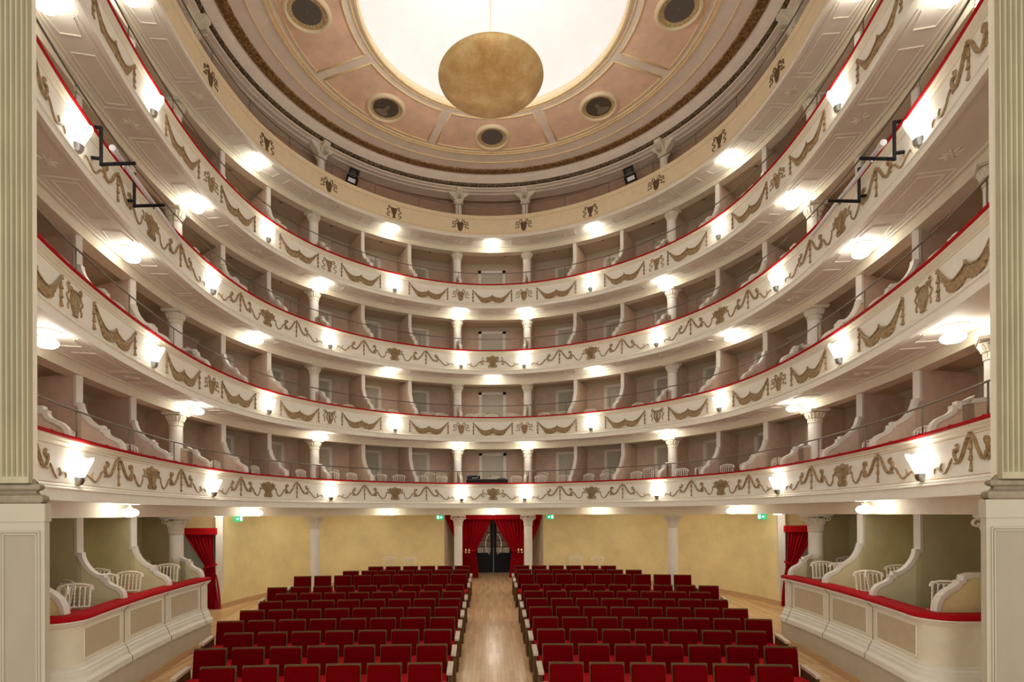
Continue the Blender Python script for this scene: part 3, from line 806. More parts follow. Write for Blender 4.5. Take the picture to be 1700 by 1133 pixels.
# ------------------------------------------------------------ stalls floor, ground walls
mb = MB(); mb.grid([[(x, y, FL(y)) for x in (-9.6, 0, 9.6)] for y in (2.0, 6, 10, 14, 18, 23.0)]); struct(mb.obj('floor', M_FLOOR))
mb = MB(); ss = srange(-SEND, SEND, .4)
mb.grid([[P(s, PO + .2, .20), P(s, 3.9, .20)] for s in ss]); struct(mb.obj('ceiling', M_CREAM))
WALLP = {-1: [(-1.82, 20.25), (-3.6, 19.9), (-5.2, 19.1), (-6.4, 18.05), (-7.06, 17.0), (-7.45, 16.0), (-7.68, 15.1)],
         1: [(1.88, 20.25), (3.7, 19.9), (5.4, 19.1), (6.72, 18.05), (7.4, 17.0), (7.82, 16.1), (8.06, 15.2)]}
GZ = CZ + .20
for sg in (-1, 1):
    W0 = WALLP[sg]
    W = catmull([(2 * W0[0][0] - W0[1][0], 2 * W0[0][1] - W0[1][1])] + W0 + [(2 * W0[-1][0] - W0[-2][0], 2 * W0[-1][1] - W0[-2][1])], 6)
    mb = MB(); mb.grid([[(x, y, FL(y) - .1), (x, y, GZ)] for x, y in W]); struct(mb.obj('wall_back_%s' % SIDE(sg), M_YEL, None, True, 1))
    mb = MB(); q = []
    for i, (x, y) in enumerate(W):
        a, b = W[max(0, i - 1)], W[min(len(W) - 1, i + 1)]; dx, dy = b[0] - a[0], b[1] - a[1]; L_ = math.hypot(dx, dy); nx, ny = dy / L_, -dx / L_
        if nx * (0 - x) + ny * (10 - y) < 0: nx, ny = -nx, -ny
        q.append([(x + nx * .002, y + ny * .002, FL(y)), (x + nx * .025, y + ny * .025, FL(y)), (x + nx * .025, y + ny * .025, FL(y) + .13), (x + nx * .002, y + ny * .002, FL(y) + .13)])
    mb.grid(q, closed_v=True); struct(mb.obj('baseboard_%s' % SIDE(sg), M_BASEB))
    # entrance recess side
    xr = W0[0][0]; xi = sg * 1.35
    mb = MB(); mb.grid([[(xr, 20.25, 0.3), (xr, 20.25, GZ)], [(xi, 22.1, 0.3), (xi, 22.1, GZ)], [(sg * .8, 22.1, .3), (sg * .8, 22.1, GZ)]]); struct(mb.obj('wall_recess_%s' % SIDE(sg), M_PANEL))
    # side doorway beside the curtain: jamb, wall above, slatted shutter, far side wall
    ex, ey = W0[-1]; yb = FL(ey)
    mb = MB(); a = [(ex + sg * .0, ey), (ex + sg * .10, ey - .05), (ex + sg * .10, ey + .25), (ex + sg * .0, ey + .12)]
    mb.grid([[(ex - sg * (.0 if z < 1 else .08), ey + .02, z), (ex + sg * .10, ey - .03, z), (ex + sg * .10, ey + .3, z), (ex - sg * .0, ey + .3, z)] for z in (yb - .05, yb + 1.5, GZ)], closed_v=True)
    struct(mb.obj('trim_1' if sg < 0 else 'trim_2', M_TRIM))
    mb = MB(); x0 = ex + sg * .1
    mb.box(min(x0, sg * 9.6), max(x0, sg * 9.6), ey + .25, ey + .33, CZ - .48, GZ)
    mb.box(min(ex + sg * 1.15, sg * 9.6), max(ex + sg * 1.15, sg * 9.6), ey + .25, ey + .33, yb - .1, CZ - .48)
    struct(mb.obj('wall_side_%s' % SIDE(sg), M_YEL))
    xa, xb = sorted((x0, ex + sg * 1.15))
    sh = thing('slatted_shutter', 'grey-blue slatted shutter closing the doorway behind the %s side curtain' % SIDE(sg), 'shutter', ((xa + xb) / 2, ey + .22, yb))
    mb = MB(); hw = (xb - xa) / 2; Ht = CZ - .45 - yb; n = 40
    for i in range(n):
        z = .35 + (Ht - .35) * i / n; mb.box(-hw, hw, -.02, .015, z, z + (Ht - .35) / n * .72)
    mb.box(-hw, hw, .01, .03, .35, Ht); mb.obj('slats', M_SLAT, sh)
    mb = MB(); mb.box(-hw, hw, -.03, .03, 0.0, .35); mb.obj('base_panel', M_BLACK, sh)
mb = MB(); mb.box(-.85, .85, 22.1, 22.16, 2.93, GZ); mb.box(-1.4, 1.4, 22.1, 22.2, 2.98, GZ); struct(mb.obj('wall_above_door', M_PANEL))

# curtains
def curtain_mesh(mb, top, waist, foot, zt, zw, zb, y0, ny=26, nx=60, folds=9, amp=.055, thick=True):
    rows = []
    for i in range(ny + 1):
        t = i / ny; z = zt + (zb - zt) * t; tw = (zt - zw) / (zt - zb)
        if t < tw:
            f = t / tw; g = f ** 1.15
            l = top[0] + (waist[0] - top[0]) * g; r = top[1] + (waist[1] - top[1]) * g
        else:
            f = (t - tw) / (1 - tw); g = 1 - (1 - f) ** 1.8
            l = waist[0] + (foot[0] - waist[0]) * g; r = waist[1] + (foot[1] - waist[1]) * g
        row = []
        for j in range(nx + 1):
            u = j / nx; ph = 2 * pi * folds * u + .6 * sin(3 * t + 5 * u)
            a = amp * (.55 + .45 * abs(t - tw) / max(tw, 1 - tw))
            row.append((l + (r - l) * u + .012 * sin(2 * ph), y0 + a * sin(ph) + .3 * a * sin(2.3 * ph + 1), z))
        rows.append(row)
    mb.grid(rows)
fy = FL(20.4)
for sg in (-1, 1):
    root = thing('curtain', 'red velvet curtain tied back on the %s of the black entrance door' % SIDE(sg), 'curtain', group='entrance curtains')
    mb = MB(); w = lambda a, b: (sg * a, sg * b)
    o_ = .0 if sg < 0 else .06
    curtain_mesh(mb, w(1.80 + o_, .0), w(1.27 + o_, .66 + o_), w(1.22 + o_, .56 + o_), CZ - .10, CZ - 1.42, fy + .02, 20.5, folds=13, nx=110)
    mb.obj('drape', M_CURT, root, True, 2)
    mb = MB(); mb.tube([(sg * (x + o_), 20.5 + d, CZ - 1.42 - (x - 1) * .1) for x, d in ((1.32, .0), (1.27, -.12), (.97, -.16), (.66, -.12), (.62, 0))], .035, n=6, up=(0, 0, 1)); mb.obj('tieback', M_CURT, root, True, 2)
    for dx in (.90, 1.02):
        mb = MB(); mb.lathe([(.02, .16), (.03, .12), (.045, .10), (.035, .07), (.05, 0)], 8, c=(sg * (dx + o_), 20.30, CZ - 1.47)); mb.obj('tassel', M_BRASS, root, True)
mb = MB(); mb.box(-1.84, 1.90, 20.36, 20.42, CZ - .22, CZ - .02)
tag(mb.obj('pelmet', M_CURT), 'long red pelmet above the entrance curtains, behind the two centre columns', 'pelmet')
for sg in (-1, 1):
    ex, ey = WALLP[sg][-1]; yb = FL(ey)
    root = thing('curtain', 'narrow red velvet curtain tied back in the %s side doorway of the stalls' % SIDE(sg), 'curtain', group='side doorway curtains')
    mb = MB(); X = lambda a: ex + sg * a
    curtain_mesh(mb, (X(1.0), X(.16)) , (X(.42), X(.14)), (X(.50), X(-.02)), CZ - .50, CZ - 1.42, yb + .01, ey - .02, folds=8, nx=70, amp=.05)
    mb.obj('drape', M_CURT, root, True, 2)
    mb = MB(); mb.tube([(X(.44), ey, CZ - 1.5), (X(.40), ey - .1, CZ - 1.5), (X(.2), ey - .1, CZ - 1.44), (X(.08), ey, CZ - 1.38)], .03, n=6); mb.obj('tieback', M_CURT, root, True, 2)
    mb = MB(); xa, xb = sorted((X(.06), X(1.05))); mb.box(xa, xb, ey - .12, ey + .1, CZ - .55, CZ - .37)
    tag(mb.obj('pelmet', M_VELVET), 'short red pelmet over the %s side doorway curtain' % SIDE(sg), 'pelmet')

# entrance double door
root = thing('entrance_door', 'black glazed double door with curved brass handles between the entrance curtains', 'door', (0.03, 22.0, FL(22.0)))
H = 2.42
mb = MB(); mb.box(-.82, -.76, -.06, .04, 0, H); mb.box(.76, .82, -.06, .04, 0, H); mb.box(-.82, .82, -.06, .04, H - .06, H); mb.obj('door_frame', M_BLACK, root)
for sg in (-1, 1):
    mb = MB(); x0, x1 = (-.755, -.01) if sg < 0 else (.01, .755)
    mb.box(x0, x1, -.03, .01, 0, .80); mb.box(x0, x1, -.03, .01, H - .16, H - .06)
    mb.box(x0, x0 + .11, -.03, .01, .8, H - .16); mb.box(x1 - .11, x1, -.03, .01, .8, H - .16)
    for z in (1.02, 1.28, 1.62, 1.95): mb.box(x0 + .1, x1 - .1, -.025, .0, z, z + .025)
    mb.box((x0 + x1) / 2 - .01, (x0 + x1) / 2 + .01, -.025, 0, .8, 1.05); mb.box((x0 + x1) / 2 - .01, (x0 + x1) / 2 + .01, -.025, 0, 1.3, 1.62)
    leaf = mb.obj('door_leaf', M_BLACK, root)
    mb = MB(); mb.box(x0 + .1, x1 - .1, -.012, -.008, .8, H - .16)
    g = mb.obj('glass_pane', M_DARKG, leaf)
    mb = MB(); mb.tube([(sg * (.10 + .22 * sin(a)), -.07, 1.15 + .42 * cos(a)) for a in [pi * i / 14 for i in range(1, 14)]], .012, n=6)
    mb.obj('door_handle', M_BRASS, leaf, True)
gm = M_DARKG.node_tree.nodes['Principled BSDF']; gm.inputs['Transmission Weight'].default_value = .85; gm.inputs['Base Color'].default_value = (.8, .8, .8, 1); gm.inputs['IOR'].default_value = 1.1
mb = MB(); mb.box(-1.6, 1.6, 23.2, 23.3, .3, 3.2); struct(mb.obj('wall_brick_beyond', M_BRICK))
mb = MB(); mb.box(-.7, .7, 22.7, 22.9, FL(22) + .0, FL(22) + .95); tag(mb.obj('low_shelf', M_CREAM2), 'pale low shelf seen through the entrance door glass', 'shelf')

# exit signs
def exit_sign(x, y, z, rz, flip, label):
    root = thing('exit_sign', label, 'exit sign', (x, y, z), rz, 'green exit signs')
    mb = MB(); mb.box(-.125, .125, -.02, .015, -.075, .075); mb.obj('sign_panel', M_GREEN, root)
    mb = MB(); f = -1 if flip else 1; t = -.024
    def bx(a, b, c, d): mb.box(min(f * a, f * b), max(f * a, f * b), t, t + .003, c, d)
    bx(-.095, -.03, -.009, .009); mb.poly([(f * -.06, t, -.04), (f * -.015, t, 0), (f * -.06, t, .04)])      # arrow
    bx(.03, .10, -.055, .055)
    mb.obj('pictogram', M_WHITEE, root)
    mb = MB(); t = -.028
    def rod(*p): mb.tube([(f * x_, t, z_) for x_, z_ in p], .005, n=4)
    rod((.068, .03), (.06, .0), (.075, -.02), (.07, -.045)); rod((.06, .0), (.045, -.02), (.05, -.045)); rod((.066, .02), (.085, .01)); rod((.066, .02), (.048, .015))
    mb.lathe([(.008, -.003), (.008, .003)], 8, c=(f * .07, t, .04)); mb.obj('running_figure', M_GREEN, root)
exit_sign(-7.40, 15.65, CZ - .12, math.radians(60) , False, 'small green exit sign high on the ochre wall beside the left side curtain')
exit_sign(-1.98, 20.18, CZ - .13, 0, True, 'small green exit sign to the left of the entrance curtains')
exit_sign(2.15, 20.18, CZ - .13, 0, False, 'small green exit sign to the right of the entrance curtains')
exit_sign(7.80, 15.75, CZ - .12, -math.radians(60), True, 'small green exit sign high on the ochre wall beside the right side curtain')

# ------------------------------------------------------------ ground level side boxes
RB = -1.36
for sg in (-1, 1):
    s1 = SK(6)
    while P(sg * s1, 0, 0)[1] < 7.36: s1 -= .01
    path = []
    for s in srange(SK(4.09), s1, .12):
        p = P(sg * s, 0, 0); n = TN(sg * s)[1]; path.append((p[0], p[1], n[0], n[1]))
    x0, y0, nx, ny = path[-1]
    r = .30; cx, cy = x0 + nx * r, y0 + ny * r
    a0 = math.atan2(-ny, -nx); a1 = -pi / 2
    if sg > 0 and a0 < a1: a0 += 2 * pi
    if sg > 0: a0 = pi + math.atan2(ny, nx); a1 = 1.5 * pi
    else: a0 = math.atan2(-ny, -nx); a1 = -.5 * pi
    for i in range(1, 9):
        a = a0 + (a1 - a0) * i / 8; path.append((cx + r * cos(a), cy + r * sin(a), -cos(a), -sin(a)))
    xe, ye = path[-1][0], path[-1][1]
    for i in range(1, 7): path.append((xe + sg * .4 * i, ye, 0, 1))
    def psweep(mb, prof, pth=path, closed=False):
        mb.grid([[(x + nx * o, y + ny * o, CZ + z) for o, z in prof] for x, y, nx, ny in pth], closed_v=closed)
    root = thing('balustrade', 'cream panelled front of the ground level boxes on the %s with thick red rail' % SIDE(sg), 'balustrade', group='ground level box fronts')
    mb = MB(); psweep(mb, [(.16, RB - .06), (.16, RB - .70)]); psweep(mb, [(.03, RB - .14), (.03, RB - .72)])
    p = path[0]; mb.poly([(p[0] + p[2] * o, p[1] + p[3] * o, CZ + RB + z) for o, z in ((.03, -.1), (.16, -.1), (.16, -1.4), (.03, -1.4))])
    mb.obj('front_wall', M_CREAM, root, True)
    mb = MB(); psweep(mb, [(.16, RB - .05), (-.05, RB - .05), (-.05, RB - .07), (-.02, RB - .085), (-.01, RB - .11), (.01, RB - .115), (.03, RB - .145)]); mb.obj('top_moulding', M_CREAM2, root, True)
    mb = MB(); prf = [(.03, RB - .66), (.01, RB - .665), (.01, RB - .70), (-.015, RB - .72), (-.02, RB - .76), (-.035, RB - .77), (-.045, RB - .83), (-.08, RB - .86), (-.09, RB - .875), (-.09, RB - .96), (-.05, RB - .975)]
    psweep(mb, prf); p = path[0]
    mb.poly([(p[0] + p[2] * o, p[1] + p[3] * o, CZ + z) for o, z in prf] + [(p[0] + p[2] * .16, p[1] + p[3] * .16, CZ + RB - .975), (p[0] + p[2] * .16, p[1] + p[3] * .16, CZ + RB - .66)]); mb.obj('base_moulding', M_CREAM2, root, True, .5)
    mb = MB(); psweep(mb, [(-.05, RB - .96), (-.05, -3.3)]); p = path[0]
    mb.poly([(p[0] + p[2] * o, p[1] + p[3] * o, CZ + z) for o, z in ((-.05, RB - .96), (.3, RB - .96), (.3, -3.3), (-.05, -3.3))]); mb.obj('plinth', M_PLINTH, root, True)
    mb = MB(); psweep(mb, [(-.06, RB - .04), (-.055, RB), (-.02, RB + .02), (.20, RB + .02), (.24, RB - .01), (.24, RB - .05), (-.04, RB - .06)], closed=True)
    p = path[0]; mb.poly([(p[0] + p[2] * o, p[1] + p[3] * o, CZ + z) for o, z in ((-.06, RB - .04), (-.055, RB), (-.02, RB + .02), (.20, RB + .02), (.24, RB - .05))]); mb.obj('velvet_rail', M_VELVET, root, True, 1)
    # oak skirting following the plinth
    mb = MB(); mb.grid([[(x + nx * o, y + ny * o, FL(y) + z) for o, z in ((-.05, 0), (-.075, 0), (-.075, .13), (-.05, .13))] for x, y, nx, ny in path]); struct(mb.obj('baseboard_box_%s' % SIDE(sg), M_BASEB))
    def s_of(px):
        best = None
        for i in range(900):
            s = SK(3.8) + i * .006; q = P(sg * s, 0, 0); x_ = 812.7 + 897 * (q[0] + .122) / q[1]
            if best is None or abs(x_ - px) < best[0]: best = (abs(x_ - px), s)
        return best[1]
    pans = ((139, 200), (216.5, 269.5), (284, 329.5)) if sg < 0 else ((1450, 1520), (1377, 1432.6), (1315, 1362.5))
    for a, b in pans:
        sa, sb = sorted((s_of(a), s_of(b))); sb = min(sb, s1 - .02)
        mb = MB(); mb.grid([[P(sg * s, o, z) for o, z in ((.028, RB - .19), (.026, RB - .19), (.026, RB - .60), (.028, RB - .60))] for s in srange(sa, sb, .1)]); mb.obj('beige_panel', M_PANEL, root)
        mb = MB()
        for z in (RB - .19, RB - .60): mb.tube([P(sg * s, .028, z) for s in srange(sa, sb, .1)], .008, n=4)
        for s in (sa, sb): mb.tube([P(sg * s, .028, RB - .19), P(sg * s, .028, RB - .60)], .008, n=4)
        mb.obj('panel_moulding', M_CREAM2, root)
    for px in ((207, 274, 334) if sg < 0 else (1443, 1372, 1311)):
        s = s_of(px); mb = MB()
        mb.tube([P(sg * s, o - .004, z) for o, z in [(-.05, RB - .06), (-.01, RB - .11), (.03, RB - .145), (.03, RB - .66), (.01, RB - .69), (-.02, RB - .74), (-.045, RB - .83), (-.09, RB - .875), (-.09, RB - .95)]], .006, n=4); mb.obj('joint', M_STONED, root)
    # inside: floor, back wall, partitions
    bks = [4, 4.667, 5.333, 6]
    mb = MB(); zf = RB - .52; rows = []
    for i in range(len(bks) - 1):
        A, Bk = backpt(bks[i], sg, 1.5), backpt(bks[i + 1], sg, 1.5)
        mb.poly([P(S(bks[i], sg), .14, zf), P(S(bks[i + 1], sg), .14, zf), (Bk[0], Bk[1], CZ + zf), (A[0], A[1], CZ + zf)])
    A = backpt(6, sg, 0); mb.poly([(sg * 5.7, 7.22, CZ + zf), (sg * 9, 7.22, CZ + zf), (sg * 9, 8.5, CZ + zf), (sg * 6, 8.5, CZ + zf)])
    struct(mb.obj('floor', M_BASEB))
    mb = MB()
    for i in range(len(bks) - 1):
        A, Bk = backpt(bks[i], sg, 1.5), backpt(bks[i + 1], sg, 1.5)
        mb.poly([(A[0], A[1], CZ - 3), (Bk[0], Bk[1], CZ - 3), (Bk[0], Bk[1], CZ + .2), (A[0], A[1], CZ + .2)])
    a_ = backpt(4, sg, .2); A = backpt(4, sg, 1.5); mb.poly([(a_[0], a_[1], CZ - 3), (A[0], A[1], CZ - 3), (A[0], A[1], CZ + .2), (a_[0], a_[1], CZ + .2)])
    A = backpt(6, sg, 1.5); mb.poly([(A[0], A[1], CZ - 3), (sg * 9.6, A[1], CZ - 3), (sg * 9.6, A[1], CZ + .2), (A[0], A[1], CZ + .2)])
    struct(mb.obj('wall_box_%s' % SIDE(sg), M_OLIVE))
    pts = profile_partition(RB, -.05)
    for j, k in enumerate((4.12, 4.667, 5.333)):
        nm = ('low olive partition with white ogee edge at the curtain end', 'olive box partition with white stepped ogee edge nearest the curtain', 'olive box partition with white stepped ogee edge nearest the stage')[j]
        if j == 0:
            pts_, dp = pts[:15] + [(.44, RB + .395), (.5, RB + .41), (PO - .02, RB + .43)], .03
        else: pts_, dp = pts, 1.5
        build_partition(k, sg, pts_, zf, M_OLIVE, nm + ' of the %s ground boxes' % SIDE(sg), 'partitions of the ground boxes', dep=dp)
    # low corner partition by the proscenium
    root = thing('box_partition', 'low curved yellow partition at the rounded corner of the %s ground boxes' % SIDE(sg), 'partition', group='corner partitions'); root['kind'] = 'thing'
    xs = 5.72; pr = [(0, 0), (.02, .12), (.07, .22), (.15, .29), (.24, .34), (.30, .38), (.31, .42), (.36, .43), (.37, .49), (.48, .52), (1.2, .52)]
    xs = abs(P(sg * s1, .02, 0)[0]) + .22
    mb = MB(); yq = 7.34
    for yy in (yq - .04, yq + .04):
        mb.grid([[(sg * (xs + u), yy, CZ + RB + v), (sg * (xs + u), yy, CZ + RB - .5)] for u, v in pr])
    mb.obj('panel', M_YEL, root)
    mb = MB(); g = []
    for i, (u, v) in enumerate(pr):
        a = pr[max(0, i - 1)]; b = pr[min(len(pr) - 1, i + 1)]; dx, dz = b[0] - a[0], b[1] - a[1]; L_ = math.hypot(dx, dz); nx_, nz_ = -dz / L_, dx / L_
        g.append([(sg * (xs + u - nx_ * .05), yq - .055, CZ + RB + v - nz_ * .05), (sg * (xs + u + nx_ * .012), yq - .055, CZ + RB + v + nz_ * .012), (sg * (xs + u + nx_ * .012), yq + .055, CZ + RB + v + nz_ * .012), (sg * (xs + u - nx_ * .05), yq + .055, CZ + RB + v - nz_ * .05)])
    mb.grid(g); mb.obj('edge_trim', M_TRIM, root, True, .35)

# ------------------------------------------------------------ small spotlights in the box ceilings
sp = thing('ceiling_spot', '', 'spotlight'); usp = [False]
mb = MB(); mb.lathe([(.055, 0), (.055, -.008), (.042, -.012), (.036, -.002)], 14, cap=False); mb.obj('trim_ring', M_CHROME, sp, True)
mb = MB(); mb.lathe([(.038, -.003), (.004, -.003)], 14, cap=False); mb.obj('spot_lens', M_DARKM, sp)
for L in (1, 2, 3, 4):
    z = R_[L + 1] - BEAM[L + 1] + .13
    for sg in (-1, 1):
        for b in range(8):
            s = sg * (SK(BK[b]) + SK(BK[b + 1])) / 2
            place(sp, usp, P(s, PO + .55, z), 0, 'small ceiling spot in the %s box from the centre on the %s, %s' % (ORD[b], SIDE(sg), TIER[L]), 'spotlight', 'small spots in the box ceilings')
    place(sp, usp, P(.4, PO + .55, z), 0, 'small ceiling spot in the centre box, ' + TIER[L], 'spotlight', 'small spots in the box ceilings')

# ------------------------------------------------------------ chairs
def chair_proto(name, hs=1.0):
    root = thing(name, '', 'chair'); bt = .86 * hs; st = .45 * (1 + (hs - 1) * .6)
    mb = MB()
    for sx in (-1, 1):
        mb.tube([(sx * .17, -.18, 0), (sx * .175, -.18, st)], [.012, .018], n=6)
        mb.tube([(sx * .17, .19, 0), (sx * .165, .17, st)], [.012, .018], n=6)
        for z in (.15 * hs, .28 * hs): mb.tube([(sx * .172, -.18, z), (sx * .168, .18, z)], .009, n=5)
    mb.tube([(-.17, -.18, .25 * hs), (.17, -.18, .25 * hs)], .009, n=5)
    mb.box(-.195, .195, -.20, .19, st - .02, st + .012); mb.obj('chair_frame', M_CHAIR, root, True)
    mb = MB()
    def yb(z): return .17 + (z - st) * .16
    nsp = 7
    for i in range(nsp):
        x = -.172 + .344 * i / (nsp - 1); post = i in (0, nsp - 1)
        z0 = st if post else st + .085; z1 = bt - .05 + .025 * cos((x / .172) * pi / 2)
        N = 16; pts = [(x * (1 + .06 * (z0 + (z1 - z0) * j / N - st)), yb(z0 + (z1 - z0) * j / N), z0 + (z1 - z0) * j / N) for j in range(N + 1)]
        rr = [(.011 if post else .007) + .0045 * (1 if j % 3 == 1 else 0) for j in range(N + 1)]
        mb.tube(pts, rr, n=5)
    mb.tube([(-.175, yb(st + .08), st + .08), (.175, yb(st + .08), st + .08)], .012, n=5)
    top = [(-.20, -.075), (-.195, -.04), (-.185, -.015), (-.15, -.005), (-.10, .012), (0, .022), (.10, .012), (.15, -.005), (.185, -.015), (.195, -.04), (.20, -.075)]
    mb.tube([(x, yb(bt), bt - .015 + z) for x, z in top], .016, n=6)
    for i in range(nsp - 1):
        xa = -.172 + .344 * i / (nsp - 1); xb = xa + .344 / (nsp - 1)
        mb.tube([(xa, yb(bt - .07), bt - .08), (xa + .010, yb(bt), bt - .045), ((xa + xb) / 2, yb(bt), bt - .032), (xb - .010, yb(bt), bt - .045), (xb, yb(bt - .07), bt - .08)], .008, n=4)
    mb.obj('backrest', M_CHAIR, root, True)
    mb = MB(); mb.lathe([(.17, st + .01), (.185, st + .03), (.17, st + .05), (.10, st + .06)], 16, M=Matrix.Diagonal((1, .95, 1, 1))); mb.obj('seat_cushion', M_VELVET, root, True)
    return root
c_low, u_low = chair_proto('banquet_chair'), [False]
c_high, u_high = chair_proto('banquet_chair', 1.2), [False]
def box_pos(ka, kb, sg, t, o):
    """position inside the box between boundaries ka, kb: t across (0 = centre side), o behind the front line"""
    s = (SK(ka) * (1 - t) + SK(kb) * t) * sg if kb is not None else t
    p = P(s, min(o, PO), 0)
    e = max(0, o - PO)
    if e:
        va = bdir(ka, sg); vb = bdir(kb, sg); vx = va[0] * (1 - t) + vb[0] * t; vy = va[1] * (1 - t) + vb[1] * t
        p = (p[0] + vx * e, p[1] + vy * e, 0)
    return p, s
BOXN = ['first', 'second', 'third', 'fourth', 'fifth', 'sixth', 'seventh', 'eighth', 'ninth', 'tenth']
rnd = random.Random(5)
for L in (1, 2, 3):
    zf = CZ + R_[L] - FLOORO[L]
    for sg in (-1, 1):
        for b in range(9 if L < 3 else 7):
            ka, kb = BK[b], BK[b + 1]
            spots = [(.30, .42, 0, 'inner'), (.70, .45, 0, 'outer')]
            if L < 3: spots += [(.62 if b % 2 else .45, 1.25, 1, '')] if rnd.random() < .85 else []
            if b == 0 and L < 3: spots += [(.2, 1.3, 1, 'b')]
            for t, o, high, w in spots:
                t += rnd.uniform(-.05, .05); p, s = box_pos(ka, kb, sg, t, o)
                n = TN(s)[1]; face = math.atan2(n[1], n[0]) - pi / 2
                rz = face + rnd.uniform(-.3, .3) + (0 if high else pi if rnd.random() < .0 else 0)
                where = 'in the %s box from the centre on the %s, %s' % (BOXN[b], SIDE(sg), TIER[L])
                lab = ('tall ivory chair ' if high else 'ivory chair, %s one ' % w) + where
                if w == 'b': lab = 'inner tall ivory chair ' + where
                pr, us = (c_high, u_high) if high else (c_low, u_low)
                place(pr, us, (p[0], p[1], zf), rz, lab, 'chair', 'chairs in the boxes of the ' + TIER[L])
cs = {1: [(.02, .62, 0, 'behind the mixing desk'), (.78, .55, 0, 'right of the mixing desk')],
      2: [(-.72, .45, 0, 'by the left column'), (-.42, 1.2, 1, 'by the left column'), (.0, .5, 0, 'in the middle'), (.55, 1.2, 1, 'by the right column'), (.78, .5, 0, 'by the right column')],
      3: [(-.75, .45, 0, 'by the left column'), (0, .45, 0, 'in the middle'), (.7, .45, 0, 'by the right column')]}
for L, lst in cs.items():
    for x, o, high, w in lst:
        pr, us = (c_high, u_high) if high else (c_low, u_low)
        place(pr, us, (x, 18.0 + o, CZ + R_[L] - FLOORO[L]), rnd.uniform(-.15, .15), '%sivory chair %s in the centre box of the %s' % ('tall ' if high else '', w, TIER[L]), 'chair', 'chairs in the boxes of the ' + TIER[L])
# chairs in the ground boxes
zf = CZ + RB - .52
gch = [(-1, 124, 7.75, .35, 'nearest the stage, alone by the red rail'), (-1, 92, 8.2, -.5, 'farthest back behind the corner partition'), (-1, 86, 7.6, -.9, 'low behind the corner partition'),
       (-1, 160, 10.0, .2, 'seen over the first ogee edge'), (-1, 190, 9.1, .9, 'left of a pair by the red rail'), (-1, 213, 9.45, .1, 'right of a pair by the red rail'),
       (-1, 237, 12.0, .4, 'far back beside the column'), (-1, 282, 10.9, .25, 'by the rail in front of the column'),
       (1, 1358, 10.9, -.3, 'by the rail in front of the column'), (1, 1378, 10.6, -.8, 'behind the next chair at the ogee edge'), (1, 1400, 12.0, -.2, 'far back beside the column'),
       (1, 1437, 9.1, -.25, 'in the middle box by the red rail'), (1, 1452, 9.2, .9, 'turned sideways in the middle box'), (1, 1487, 10.1, -.2, 'far back in the middle box'),
       (1, 1554, 7.75, -.9, 'nearest the stage behind the corner partition')]
for sg, px, y, rz, w in gch:
    x = (px - 812.7 + sg * 12) / 897 * y - .122
    place(c_low, u_low, (x, y, zf), rz, 'ivory chair in the %s ground boxes, %s' % (SIDE(sg), w), 'chair', 'chairs in the ground level boxes', (1.1, 1.0, 1.0))
for px, w in ((643, 'farther from the aisle on the left'), (679, 'nearer the aisle on the left'), (957, 'nearer the aisle on the right'), (994, 'farther from the aisle on the right')):
    y = 18.9; x = (px - 812.7) / 897 * y - .122
    place(c_low, u_low, (x, y, FL(y)), 0, 'ivory chair against the ochre back wall, ' + w, 'chair', 'chairs behind the stalls seats', (1.12, 1.12, 1.12))

# ------------------------------------------------------------ stalls seats
def seat_proto():
    root = thing('theatre_seat', '', 'theatre seat')
    T = Matrix.Rotation(-.14, 4, 'X')
    def tb(z, y): return y + (z - .42) * .15
    mb = MB()
    def slab(x, y0, y1, z0, z1, rnd_=.0):
        c = [(-x, z0), (x, z0), (x, z1 - rnd_), (x - rnd_, z1), (-x + rnd_, z1), (-x, z1 - rnd_)]
        mb.grid([[(a, tb(z, y0), z) for a, z in c], [(a, tb(z, y1), z) for a, z in c]], closed_v=True)
        mb.poly([(a, tb(z, y0), z) for a, z in c][::-1]); mb.poly([(a, tb(z, y1), z) for a, z in c])
    slab(.237, -.012, .022, .30, .886); mb.obj('back_shell', M_WOOD, root)
    mb = MB(); rows = []
    for k, y in ((1, -.012), (1, -.045), (.985, -.06), (.95, -.068)):
        x, z0, z1 = .222 * k, .42 + .01 * (1 - k) * 20, .866 - (1 - k) * .25; r = .02
        c = [(-x, z0), (x, z0), (x, z1 - r), (x - r, z1), (-x + r, z1), (-x, z1 - r)]
        rows.append([(a, tb(z, y), z) for a, z in c])
    mb.grid(rows, closed_v=True); mb.poly(rows[-1]); mb.obj('back_cushion', M_SEAT, root, True, .5)
    mb = MB(); rows = []
    for x in (-.255, -.245, .245, .255):
        e = .012 if abs(x) > .25 else 0
        rows.append([(x, y, z) for y, z in ((-.02, .40), (-.50, .395), (-.53 + e, .41), (-.54 + e, .44 - e), (-.52 + e, .475 - e), (-.46, .488 - e), (-.06, .475 - e))])
    mb.grid(rows, closed_v=True); mb.poly(rows[0]); mb.poly(rows[-1]); mb.obj('seat_cushion', M_VELVET, root, True, .6)
    mb = MB(); mb.box(-.235, .235, -.50, -.03, .325, .395); mb.obj('seat_pan', M_WOOD, root)
    mb = MB(); mb.box(-.265, -.235, -.35, .03, 0, .40); mb.box(.235, .265, -.35, .03, 0, .40); mb.obj('support', M_BLACK, root)
    return root
seatp, us = seat_proto(), [False]
